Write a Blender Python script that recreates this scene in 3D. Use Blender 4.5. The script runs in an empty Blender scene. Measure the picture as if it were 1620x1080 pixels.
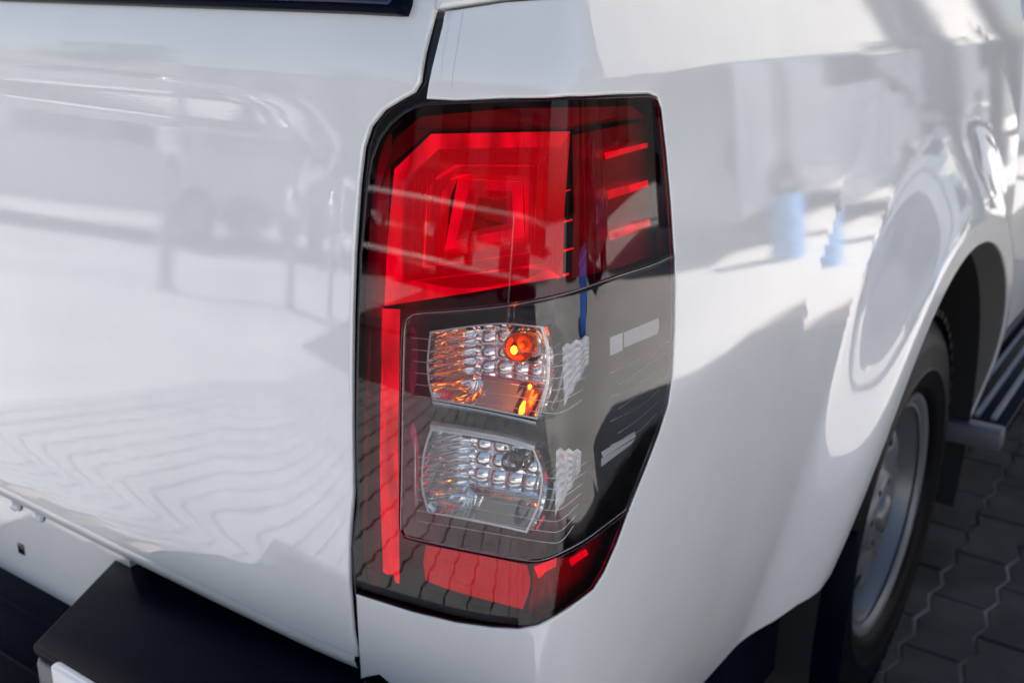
import bpy, bmesh, math, random
import numpy as np
from mathutils import Vector, Matrix
from mathutils.bvhtree import BVHTree
from mathutils.geometry import delaunay_2d_cdt
random.seed(7)
SC = bpy.context.scene
COL = SC.collection
R = math.radians

# ------------------------------------------------------------------ camera
F_PX = 1657.0                                  # focal length in pixels of the 1620 px wide picture
CAM = Vector((0.37, -0.62, 1.23))
ex = Vector((2548.0, -601.0, 1657.0)).normalized()      # truck X axis (to its right) in camera space
ey = Vector((1200.0, 520.0, -1657.0)).normalized()      # truck Y axis (forwards)
ey = (ey - ex * ex.dot(ey)).normalized()
ez = ex.cross(ey)
ROT = Matrix((ex, ey, ez))                     # camera space -> world (rows are the world axes)
cam_data = bpy.data.cameras.new('camera')
cam = bpy.data.objects.new('camera', cam_data)
COL.objects.link(cam)
cam.matrix_world = Matrix.Translation(CAM) @ ROT.to_4x4()
cam_data.sensor_width = 36.0
cam_data.lens = F_PX / 1620.0 * 36.0
cam_data.clip_start = 0.02
cam_data.clip_end = 600.0
cam_data.dof.use_dof = True
cam_data.dof.focus_distance = 0.76
cam_data.dof.aperture_fstop = 9.0
SC.camera = cam

# ------------------------------------------------------------------ sky, sun, exposure
SUN_EL = R(35.0)
sun_from = Vector((-0.94, 0.34, 0.0)).normalized()      # the side the sunlight comes from
sun_dir = Vector((sun_from.x * math.cos(SUN_EL), sun_from.y * math.cos(SUN_EL), math.sin(SUN_EL)))
world = bpy.data.worlds.new('World')
SC.world = world
world.use_nodes = True
wt = world.node_tree
wt.nodes.clear()
sky = wt.nodes.new('ShaderNodeTexSky')
sky.sky_type = 'NISHITA'
sky.sun_disc = False
sky.sun_elevation = SUN_EL
sky.sun_rotation = math.atan2(sun_from.x, sun_from.y)
sky.air_density = 1.0
sky.dust_density = 3.0
sky.ozone_density = 1.0
hs = wt.nodes.new('ShaderNodeHueSaturation')
hs.inputs['Saturation'].default_value = 1.0
bg = wt.nodes.new('ShaderNodeBackground')
bg.inputs['Strength'].default_value = 0.068
wo = wt.nodes.new('ShaderNodeOutputWorld')
wt.links.new(sky.outputs[0], hs.inputs['Color'])
wt.links.new(hs.outputs[0], bg.inputs[0])
wt.links.new(bg.outputs[0], wo.inputs[0])
sun_data = bpy.data.lights.new('sun', 'SUN')
sun_data.energy = 5.0
sun_data.angle = R(0.5)
sun_data.color = (1.0, 0.98, 0.955)
sun = bpy.data.objects.new('sun', sun_data)
COL.objects.link(sun)
sun.rotation_euler = sun_dir.to_track_quat('Z', 'Y').to_euler()
SC.view_settings.view_transform = 'Standard'
SC.view_settings.look = 'None'
SC.view_settings.gamma = 1.0
SC.view_settings.exposure = 1.42
SC.cycles.max_bounces = 12
SC.cycles.transparent_max_bounces = 16
SC.cycles.caustics_reflective = False
SC.cycles.caustics_refractive = False
SC.cycles.sample_clamp_indirect = 6.0

# ------------------------------------------------------------------ materials
def nd(nt, typ, **kw):
    n = nt.nodes.new(typ)
    for k, v in kw.items():
        if k in n.inputs:
            n.inputs[k].default_value = v
        else:
            setattr(n, k, v)
    return n

def mat_base(name, color, rough=0.5, metal=0.0, coat=0.0, spec=0.5, coat_rough=0.02):
    m = bpy.data.materials.new(name)
    m.use_nodes = True
    b = m.node_tree.nodes['Principled BSDF']
    b.inputs['Base Color'].default_value = (*color, 1)
    b.inputs['Roughness'].default_value = rough
    b.inputs['Metallic'].default_value = metal
    b.inputs['Coat Weight'].default_value = coat
    b.inputs['Coat Roughness'].default_value = coat_rough
    b.inputs['Specular IOR Level'].default_value = spec
    return m, m.node_tree, b

def noise_mix(nt, b, c1, c2, scale, detail=4.0, lo=0.35, hi=0.65, sock='Base Color', coord='Object'):
    tc = nd(nt, 'ShaderNodeTexCoord')
    n = nd(nt, 'ShaderNodeTexNoise', Scale=scale, Detail=detail)
    r = nd(nt, 'ShaderNodeMapRange')
    r.inputs['From Min'].default_value = lo
    r.inputs['From Max'].default_value = hi
    mx = nd(nt, 'ShaderNodeMix', data_type='RGBA')
    mx.inputs[6].default_value = (*c1, 1)
    mx.inputs[7].default_value = (*c2, 1)
    nt.links.new(tc.outputs[coord], n.inputs['Vector'])
    nt.links.new(n.outputs[0], r.inputs[0])
    nt.links.new(r.outputs[0], mx.inputs[0])
    if sock:
        nt.links.new(mx.outputs[2], b.inputs[sock])
    return mx, tc

def bump(nt, b, scale, strength, dist=0.001, detail=3.0, coord='Object', socket='Normal'):
    tc = nd(nt, 'ShaderNodeTexCoord')
    n = nd(nt, 'ShaderNodeTexNoise', Scale=scale, Detail=detail)
    bp = nd(nt, 'ShaderNodeBump', Strength=strength, Distance=dist)
    nt.links.new(tc.outputs[coord], n.inputs['Vector'])
    nt.links.new(n.outputs[0], bp.inputs['Height'])
    nt.links.new(bp.outputs[0], b.inputs[socket])

M = {}
m, nt, b = mat_base('white_paint', (0.80, 0.80, 0.79), 0.45, coat=1.0, coat_rough=0.015)
noise_mix(nt, b, (0.745, 0.745, 0.74), (0.785, 0.78, 0.77), 9.0, 5)
b.inputs['Coat IOR'].default_value = 1.85
bump(nt, b, 420.0, 0.045, 0.0004, 1.0, socket='Coat Normal')
M['paint'] = m
m2 = M['paint'].copy()
m2.name = 'white_paint_water_marks'
nt = m2.node_tree
b = nt.nodes['Principled BSDF']
geo = nd(nt, 'ShaderNodeNewGeometry')
sx = nd(nt, 'ShaderNodeSeparateXYZ')
nt.links.new(geo.outputs['Position'], sx.inputs[0])
def mth(op, a, c, clamp=False):
    n = nd(nt, 'ShaderNodeMath', operation=op)
    n.use_clamp = clamp
    for i_, v_ in enumerate((a, c)):
        if isinstance(v_, (int, float)):
            n.inputs[i_].default_value = v_
        else:
            nt.links.new(v_, n.inputs[i_])
    return n.outputs[0]
nz_ = nd(nt, 'ShaderNodeTexNoise', Scale=70.0, Detail=3.0)
nt.links.new(geo.outputs['Position'], nz_.inputs['Vector'])
wob = mth('MULTIPLY', mth('SUBTRACT', nz_.outputs[0], 0.5), 0.004)
tot = None
for x0_, w_, z0_, z1_, st_ in ((-0.1395, 0.0005, 1.158, 1.225, 0.45), (-0.1500, 0.0016, 1.165, 1.215, 0.16), (-0.1505, 0.004, 1.206, 1.228, 0.25)):
    dx = mth('ABSOLUTE', mth('ADD', mth('SUBTRACT', sx.outputs[0], x0_), wob), 0.0)
    fx = mth('SUBTRACT', 1.0, mth('DIVIDE', dx, w_), True)
    fz = mth('MULTIPLY', mth('DIVIDE', mth('SUBTRACT', sx.outputs[2], z0_), 0.01, True), mth('DIVIDE', mth('SUBTRACT', z1_, sx.outputs[2]), 0.01, True))
    f_ = mth('MULTIPLY', mth('MULTIPLY', fx, fz), st_)
    tot = f_ if tot is None else mth('MAXIMUM', tot, f_)
old = b.inputs['Base Color'].links[0].from_socket
mx2 = nd(nt, 'ShaderNodeMix', data_type='RGBA')
mx2.inputs[7].default_value = (0.12, 0.10, 0.08, 1)
nt.links.new(old, mx2.inputs[6])
nt.links.new(tot, mx2.inputs[0])
nt.links.new(mx2.outputs[2], b.inputs['Base Color'])
M['paint_marks'] = m2
m, nt, b = mat_base('black_plastic', (0.002, 0.004, 0.011), 0.22, spec=0.03)
bump(nt, b, 1400.0, 0.2, 0.0003)
M['plastic'] = m
m, nt, b = mat_base('gloss_black', (0.006, 0.0065, 0.009), 0.12)
M['gloss'] = m
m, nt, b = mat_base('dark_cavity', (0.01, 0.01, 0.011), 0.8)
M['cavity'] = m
m, nt, b = mat_base('grey_sealer', (0.16, 0.16, 0.165), 0.6)
M['sealer'] = m
m, nt, b = mat_base('chrome', (0.93, 0.93, 0.94), 0.035, metal=1.0)
bump(nt, b, 60.0, 0.06, 0.001)
M['chrome'] = m
m, nt, b = mat_base('bright_reflector', (0.97, 0.97, 0.97), 0.05, metal=0.84)
bump(nt, b, 90.0, 0.04, 0.001)
M['bowl'] = m
m, nt, b = mat_base('rim_white_silver', (0.98, 0.98, 0.98), 0.25, metal=0.2)
M['rimwhite'] = m
m, nt, b = mat_base('plate_silver', (0.97, 0.97, 0.98), 0.18, metal=0.3)
M['plate'] = m
m, nt, b = mat_base('silver_trim', (0.88, 0.88, 0.90), 0.28, metal=0.55)
M['silver'] = m
m, nt, b = mat_base('lamp_housing', (0.014, 0.014, 0.018), 0.30)
M['housing'] = m
m, nt, b = mat_base('lamp_case_plastic', (0.02, 0.02, 0.025), 0.55, spec=0.25)
M['case'] = m
m, nt, b = mat_base('dark_chrome', (0.30, 0.30, 0.33), 0.16, metal=1.0)
M['darkchrome'] = m
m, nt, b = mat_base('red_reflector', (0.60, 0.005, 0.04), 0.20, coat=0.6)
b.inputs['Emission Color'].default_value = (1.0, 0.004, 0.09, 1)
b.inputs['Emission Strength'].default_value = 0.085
tc = nd(nt, 'ShaderNodeTexCoord')
mp = nd(nt, 'ShaderNodeMapping')
mp.inputs['Scale'].default_value = (260, 260, 14)
nz_ = nd(nt, 'ShaderNodeTexNoise', Scale=1.0, Detail=2.0)
bp = nd(nt, 'ShaderNodeBump', Strength=0.55, Distance=0.003)
nt.links.new(tc.outputs['Object'], mp.inputs[0])
nt.links.new(mp.outputs[0], nz_.inputs['Vector'])
nt.links.new(nz_.outputs[0], bp.inputs['Height'])
nt.links.new(bp.outputs[0], b.inputs['Normal'])
M['redref'] = m
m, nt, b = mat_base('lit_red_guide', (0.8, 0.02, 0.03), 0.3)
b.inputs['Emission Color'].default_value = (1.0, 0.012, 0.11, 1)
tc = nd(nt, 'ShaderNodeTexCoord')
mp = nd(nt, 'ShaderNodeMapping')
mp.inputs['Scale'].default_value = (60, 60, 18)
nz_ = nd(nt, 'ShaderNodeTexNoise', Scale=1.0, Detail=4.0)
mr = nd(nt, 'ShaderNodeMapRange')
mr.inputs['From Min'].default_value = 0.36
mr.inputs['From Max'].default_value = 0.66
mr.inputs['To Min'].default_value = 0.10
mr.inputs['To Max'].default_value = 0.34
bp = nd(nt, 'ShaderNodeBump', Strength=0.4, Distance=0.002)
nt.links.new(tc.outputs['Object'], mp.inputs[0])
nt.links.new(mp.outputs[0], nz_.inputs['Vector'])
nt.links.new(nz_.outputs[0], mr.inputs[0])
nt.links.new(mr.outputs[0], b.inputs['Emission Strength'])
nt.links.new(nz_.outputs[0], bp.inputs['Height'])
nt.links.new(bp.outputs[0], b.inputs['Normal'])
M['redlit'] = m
m, nt, b = mat_base('red_facet', (0.85, 0.02, 0.035), 0.12, metal=0.9)
bump(nt, b, 30.0, 0.15, 0.002)
M['redfacet'] = m
m, nt, b = mat_base('deep_red_backing', (0.22, 0.006, 0.07), 0.3, coat=0.4)
M['deepred'] = m
m, nt, b = mat_base('bolt_white', (0.8, 0.8, 0.82), 0.3, coat=0.5)
M['bolt'] = m
m, nt, b = mat_base('tyre_rubber', (0.004, 0.004, 0.005), 0.38, spec=0.12)
bump(nt, b, 300.0, 0.2, 0.0006)
M['rubber'] = m
m, nt, b = mat_base('wheel_silver', (0.24, 0.24, 0.245), 0.36, metal=0.5)
M['rim'] = m
m, nt, b = mat_base('step_grey', (0.11, 0.11, 0.125), 0.38)
bump(nt, b, 900.0, 0.2, 0.0003)
M['stepgrey'] = m
m, nt, b = mat_base('rib_grey', (0.26, 0.26, 0.28), 0.45)
M['ribgrey'] = m
m, nt, b = mat_base('window_glass', (0.01, 0.012, 0.014), 0.03, spec=0.9)
M['glass'] = m

def lens_mat(name, col, ior=1.49, edge=None):
    m = bpy.data.materials.new(name)
    m.use_nodes = True
    nt = m.node_tree
    nt.nodes.clear()
    out = nd(nt, 'ShaderNodeOutputMaterial')
    tr = nd(nt, 'ShaderNodeBsdfTransparent')
    tr.inputs[0].default_value = (*col, 1)
    if edge is not None:
        lw = nd(nt, 'ShaderNodeLayerWeight', Blend=0.55)
        em = nd(nt, 'ShaderNodeMix', data_type='RGBA')
        em.inputs[6].default_value = (*col, 1)
        em.inputs[7].default_value = (*edge, 1)
        nt.links.new(lw.outputs['Facing'], em.inputs[0])
        nt.links.new(em.outputs[2], tr.inputs[0])
    gl = nd(nt, 'ShaderNodeBsdfGlossy')
    gl.inputs['Roughness'].default_value = 0.012
    gl.inputs[0].default_value = (1, 1, 1, 1)
    fr = nd(nt, 'ShaderNodeFresnel')
    fr.inputs[0].default_value = ior
    mx = nd(nt, 'ShaderNodeMixShader')
    nt.links.new(fr.outputs[0], mx.inputs[0])
    nt.links.new(tr.outputs[0], mx.inputs[1])
    nt.links.new(gl.outputs[0], mx.inputs[2])
    nt.links.new(mx.outputs[0], out.inputs[0])
    return m
M['lensred'] = lens_mat('red_lens', (0.86, 0.008, 0.15), 1.5)
M['lensclear'] = lens_mat('clear_lens', (0.93, 0.93, 0.95), 1.64)
M['rib'] = lens_mat('lens_rib', (0.9, 0.9, 0.92), 1.9)
M['bulbclear'] = lens_mat('bulb_glass', (0.85, 0.87, 0.90), 1.6, (0.12, 0.12, 0.14))
M['bulbamber'] = lens_mat('amber_glass', (1.0, 0.42, 0.03), 1.6, (0.5, 0.02, 0.0))
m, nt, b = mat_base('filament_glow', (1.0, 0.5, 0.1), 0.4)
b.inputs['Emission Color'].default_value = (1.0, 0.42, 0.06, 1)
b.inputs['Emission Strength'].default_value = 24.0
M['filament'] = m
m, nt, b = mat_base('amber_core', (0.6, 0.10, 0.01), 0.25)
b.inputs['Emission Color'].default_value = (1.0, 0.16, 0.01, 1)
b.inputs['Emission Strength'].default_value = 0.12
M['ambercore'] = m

# ground
m, nt, b = mat_base('paver_concrete', (0.06, 0.06, 0.065), 0.85)
mx, tc = noise_mix(nt, b, (0.042, 0.036, 0.033), (0.10, 0.088, 0.078), 5.0, 6, 0.36, 0.64)
n2 = nd(nt, 'ShaderNodeTexNoise', Scale=260.0, Detail=3.0)
geo = nd(nt, 'ShaderNodeNewGeometry')
nt.links.new(geo.outputs['Position'], n2.inputs['Vector'])
for n in nt.nodes:
    if n.type == 'TEX_NOISE' and n is not n2:
        nt.links.new(geo.outputs['Position'], n.inputs['Vector'])
bp = nd(nt, 'ShaderNodeBump', Strength=0.5, Distance=0.002)
nt.links.new(n2.outputs[0], bp.inputs['Height'])
nt.links.new(bp.outputs[0], b.inputs['Normal'])
M['paver'] = m
m, nt, b = mat_base('joint_sand', (0.3, 0.25, 0.2), 0.95)
noise_mix(nt, b, (0.16, 0.13, 0.10), (0.60, 0.47, 0.38), 3.0, 5, 0.42, 0.58)
bump(nt, b, 300.0, 0.6, 0.002)
M['sand'] = m
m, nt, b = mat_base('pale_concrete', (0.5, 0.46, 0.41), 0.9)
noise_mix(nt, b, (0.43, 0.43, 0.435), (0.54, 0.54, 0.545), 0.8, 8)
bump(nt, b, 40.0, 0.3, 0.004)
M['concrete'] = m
m, nt, b = mat_base('sunlit_concrete', (0.8, 0.77, 0.73), 0.9)  # yard concrete with extra sunlight put into its colour
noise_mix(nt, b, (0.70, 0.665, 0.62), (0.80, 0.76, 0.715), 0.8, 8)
M['lit_yard'] = m

# ------------------------------------------------------------------ object helpers
def link(name, me, parent=None, mat=None, label=None):
    if mat is not None and not me.materials:
        me.materials.append(mat)
    o = bpy.data.objects.new(name, me)
    COL.objects.link(o)
    if parent is not None:
        o.parent = parent
    if label:
        o['label'] = label
    return o

def mesh_from(name, verts, faces, smooth=True, normals=None):
    me = bpy.data.meshes.new(name)
    me.from_pydata([tuple(v) for v in verts], [], faces)
    me.update()
    if smooth:
        me.polygons.foreach_set('use_smooth', [True] * len(me.polygons))
    if normals is not None:
        me.normals_split_custom_set_from_vertices([tuple(n) for n in normals])
    return me

def thing(name, label, cat, loc=(0, 0, 0), group=None, rz=0.0):
    o = bpy.data.objects.new(name, None)
    COL.objects.link(o)
    o.location = loc
    o.rotation_euler = (0, 0, rz)
    o['label'] = label
    o['category'] = cat
    if group:
        o['group'] = group
    return o

def bm_box(bm, c, size, rot=None):
    mt = Matrix.Translation(Vector(c)) @ (rot.to_4x4() if rot is not None else Matrix.Identity(4)) @ Matrix.Diagonal((*size, 1))
    return bmesh.ops.create_cube(bm, size=1.0, matrix=mt)['verts']

def box(name, c, size, mat, parent=None, bev=0.004, rot=None, label=None, seg=2, smooth=True):
    bm = bmesh.new()
    bm_box(bm, (0, 0, 0), size, None)
    if bev > 0:
        bmesh.ops.bevel(bm, geom=bm.edges[:], offset=min(bev, min(size) * 0.45), segments=seg, profile=0.5, affect='EDGES')
    me = bpy.data.meshes.new(name)
    bm.to_mesh(me)
    bm.free()
    if smooth and bev > 0:
        me.polygons.foreach_set('use_smooth', [True] * len(me.polygons))
        me.set_sharp_from_angle(angle=R(40))
    o = link(name, me, parent, mat, label)
    o.location = c
    if rot is not None:
        o.rotation_euler = rot.to_euler()
    return o

def prism(name, poly, axis, lo, hi, mat, parent=None, bev=0.0, label=None):
    """poly is a list of 2D points in the plane across the given axis; extruded lo..hi"""
    def mk(p, t):
        return {'x': (t, p[0], p[1]), 'y': (p[0], t, p[1]), 'z': (p[0], p[1], t)}[axis]
    bm = bmesh.new()
    a = [bm.verts.new(mk(p, lo)) for p in poly]
    c = [bm.verts.new(mk(p, hi)) for p in poly]
    bm.faces.new(a)
    bm.faces.new(c[::-1])
    n = len(poly)
    for i in range(n):
        bm.faces.new((a[i], c[i], c[(i + 1) % n], a[(i + 1) % n]))
    bmesh.ops.recalc_face_normals(bm, faces=bm.faces[:])
    if bev:
        bmesh.ops.bevel(bm, geom=bm.edges[:], offset=bev, segments=2, profile=0.5, affect='EDGES')
    me = bpy.data.meshes.new(name)
    bm.to_mesh(me)
    bm.free()
    if bev:
        me.polygons.foreach_set('use_smooth', [True] * len(me.polygons))
        me.set_sharp_from_angle(angle=R(35))
    return link(name, me, parent, mat, label)

def lathe(name, prof, mat, parent=None, seg=64, loc=(0, 0, 0), axis='x', label=None, close=False):
    """prof: (radius, offset along axis)"""
    vs, fs = [], []
    n = len(prof)
    for i in range(seg):
        a = 2 * math.pi * i / seg
        for r, h in prof:
            c, s = r * math.cos(a), r * math.sin(a)
            vs.append({'x': (h, c, s), 'y': (c, h, s), 'z': (c, s, h)}[axis])
    for i in range(seg):
        j = (i + 1) % seg
        for k in range(n - 1 + (1 if close else 0)):
            k2 = (k + 1) % n
            fs.append((i * n + k, i * n + k2, j * n + k2, j * n + k))
    me = mesh_from(name, vs, fs)
    bm = bmesh.new()
    bm.from_mesh(me)
    bmesh.ops.remove_doubles(bm, verts=bm.verts[:], dist=1e-6)
    bmesh.ops.recalc_face_normals(bm, faces=bm.faces[:])
    bm.to_mesh(me)
    bm.free()
    me.set_sharp_from_angle(angle=R(50))
    o = link(name, me, parent, mat, label)
    o.location = loc
    return o

def tube(name, pts, rad, mat, parent=None, seg=6, label=None):
    vs, fs = [], []
    pts = [Vector(p) for p in pts]
    for i, p in enumerate(pts):
        t = (pts[min(i + 1, len(pts) - 1)] - pts[max(i - 1, 0)]).normalized()
        a = t.orthogonal().normalized() if abs(t.z) > 0.9 else t.cross(Vector((0, 0, 1))).normalized()
        c = t.cross(a)
        for k in range(seg):
            g = 2 * math.pi * k / seg
            vs.append(p + (a * math.cos(g) + c * math.sin(g)) * rad)
    for i in range(len(pts) - 1):
        for k in range(seg):
            k2 = (k + 1) % seg
            fs.append((i * seg + k, i * seg + k2, (i + 1) * seg + k2, (i + 1) * seg + k))
    fs.append(tuple(range(seg))[::-1])
    fs.append(tuple(range((len(pts) - 1) * seg, len(pts) * seg)))
    return link(name, mesh_from(name, vs, fs), parent, mat, label)

# ------------------------------------------------------------------ the body skin
# plan curve: heading grows from 0 (rear face) to 90 degrees (side)
def heading(s):
    K = [(-1.8, -1.5), (-1.0, 0.0), (-0.42, 1.2), (-0.27, 3.0), (-0.12, 8.0), (-0.035, 15.0), (-0.018, 24.0), (0.0, 48.0),
         (0.018, 70.0), (0.035, 78.0), (0.08, 83.5), (0.16, 86.8), (0.30, 88.8), (0.9, 89.4), (1.75, 90.2)]
    xs = [k[0] for k in K]
    return np.interp(s, xs, [k[1] for k in K])
_s = np.arange(-1.80, 2.2, 0.001)
_h = heading(_s)
_k = np.ones(23) / 23.0
_h = np.convolve(np.pad(_h, 11, mode='edge'), _k, 'valid')
_h = np.convolve(np.pad(_h, 11, mode='edge'), _k, 'valid')
_hr = np.radians(_h)
_x = np.concatenate([[0], np.cumsum(np.cos(_hr[:-1]) * 0.001)])
_y = np.concatenate([[0], np.cumsum(np.sin(_hr[:-1]) * 0.001)])
i0 = int(np.argmin(abs(_s - 0.3)))
_x -= _x[i0]
i1 = int(np.argmin(abs(_s + 0.30)))
_y -= _y[i1]
# height profile: outward tilt angle of the normal (degrees, up is positive)
TZ = [0.50, 0.60, 0.70, 0.80, 0.92, 1.00, 1.165, 1.185, 1.25, 1.40]
TT = [-13., -8.0, -2.5, 1.0, 4.0, 5.5, 6.0, 15.0, 17.0, 20.0]
_z = np.arange(0.30, 1.45, 0.002)
_t = np.tan(np.radians(np.interp(_z, TZ, TT)))
_d = -np.concatenate([[0], np.cumsum(_t[:-1] * 0.002)])
_d -= np.interp(0.95, _z, _d)
WY, WZ = 1.12, 0.385                             # rear axle
def flare(y, z):
    r = math.hypot(y - WY, (z - WZ) * 0.97)
    t = (0.67 - r) / 0.165
    t = max(0.0, min(1.0, t))
    e = t * t * (3 - 2 * t)
    return 0.041 * e + 0.006 * max(0.0, min(1.0, (0.80 - r) / 0.2))
def skin(s, z, off=0.0):
    x = float(np.interp(s, _s, _x)); y = float(np.interp(s, _s, _y)); h = math.radians(float(np.interp(s, _s, _h)))
    nx, ny = math.sin(h), -math.cos(h)
    d = float(np.interp(z, _z, _d))
    if s > 0.2:
        d += flare(y, z) * min(1.0, (s - 0.2) / 0.1)
    d += off
    return Vector((x + nx * d, y + ny * d, z))
def skin_n(s, z):
    e = 0.002
    a = skin(s + e, z) - skin(s - e, z)
    c = skin(s, z + e) - skin(s, z - e)
    return a.cross(c).normalized()

_bv = {}
def skin_bvh(off):
    k = round(off, 4)
    if k in _bv:
        return _bv[k]
    if k == 0:
        ss = list(np.arange(-1.7, -0.3, 0.02)) + list(np.arange(-0.3, 0.3, 0.004)) + list(np.arange(0.3, 2.1, 0.01))
        zz = list(np.arange(0.42, 1.42, 0.01))
    else:
        ss = list(np.arange(-0.30, 0.32, 0.004))
        zz = list(np.arange(0.50, 1.27, 0.008))
    vs = [skin(s, z, off) for s in ss for z in zz]
    nz = len(zz)
    fs = []
    for i in range(len(ss) - 1):
        for j in range(nz - 1):
            fs.append((i * nz + j, (i + 1) * nz + j, (i + 1) * nz + j + 1, i * nz + j + 1))
    _bv[k] = (BVHTree.FromPolygons(vs, fs), ss, zz)
    return _bv[k]

def ray(px, py):
    return (ROT @ Vector(((px - 810.0) / F_PX, (540.0 - py) / F_PX, -1.0))).normalized()
def sz(px, py, off=0.0):
    """where the sight line through a measured point of the photo meets the body skin"""
    tree, ss, zz = skin_bvh(off)
    hit, n, idx, dist = tree.ray_cast(CAM, ray(px, py))
    if hit is None:
        raise ValueError('no hit %s %s' % (px, py))
    nz = len(zz)
    i, j = divmod(idx, nz - 1)
    s = ss[i]
    z = hit.z
    # refine s by bisection on the plan
    a, c = ss[i], ss[i + 1]
    pa, pc = skin(a, z, off), skin(c, z, off)
    d = pc - pa
    t = max(0, min(1, (hit - pa).dot(d) / d.length_squared))
    return (a + (c - a) * t, z)
def on_plane(px, py, co, no):
    d = ray(px, py)
    no = Vector(no)
    t = (Vector(co) - CAM).dot(no) / d.dot(no)
    return CAM + d * t
def hz(px, py, z):
    return on_plane(px, py, (0, 0, z), (0, 0, 1))

def catmull(pts, n=5, closed=True, sharp=()):
    out = []
    N = len(pts)
    rng = N if closed else N - 1
    for i in range(rng):
        p1, p2 = pts[i], pts[(i + 1) % N]
        p0 = pts[(i - 1) % N] if (closed or i > 0) else p1
        p3 = pts[(i + 2) % N] if (closed or i + 2 < N) else p2
        if i in sharp:
            p0 = p1
        if (i + 1) % N in sharp:
            p3 = p2
        for k in range(n):
            t = k / n
            out.append(tuple(0.5 * ((2 * b_) + (-a_ + c_) * t + (2 * a_ - 5 * b_ + 4 * c_ - d_) * t * t + (-a_ + 3 * b_ - 3 * c_ + d_) * t ** 3)
                             for a_, b_, c_, d_ in zip(p0, p1, p2, p3)))
    if not closed:
        out.append(pts[-1])
    return out

def dens(pts, h, closed=True):
    out = []
    N = len(pts)
    for i in range(N if closed else N - 1):
        a, c = pts[i], pts[(i + 1) % N]
        L = math.hypot(c[0] - a[0], c[1] - a[1])
        k = max(1, int(math.ceil(L / h)))
        for q in range(k):
            out.append((a[0] + (c[0] - a[0]) * q / k, a[1] + (c[1] - a[1]) * q / k))
    if not closed:
        out.append(pts[-1])
    # drop near doubles
    res = [out[0]]
    for p in out[1:]:
        if math.hypot(p[0] - res[-1][0], p[1] - res[-1][1]) > 5e-4:
            res.append(p)
    if closed and math.hypot(res[0][0] - res[-1][0], res[0][1] - res[-1][1]) < 5e-4:
        res.pop()
    return res

def inside(poly, P):
    x, y = P[:, 0], P[:, 1]
    c = np.zeros(len(P), bool)
    n = len(poly)
    for i in range(n):
        x1, y1 = poly[i]
        x2, y2 = poly[(i + 1) % n]
        if y1 == y2:
            continue
        m_ = ((y1 > y) != (y2 > y)) & (x < (x2 - x1) * (y - y1) / (y2 - y1) + x1)
        c ^= m_
    return c
def dist_poly(poly, P):
    d = np.full(len(P), 1e9)
    A = np.array(poly)
    B = np.roll(A, -1, axis=0)
    for a, c in zip(A, B):
        v = c - a
        L = (v * v).sum()
        t = np.clip(((P - a) @ v) / max(L, 1e-12), 0, 1)
        q = a + t[:, None] * v
        d = np.minimum(d, np.hypot(P[:, 0] - q[:, 0], P[:, 1] - q[:, 1]))
    return d

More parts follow.
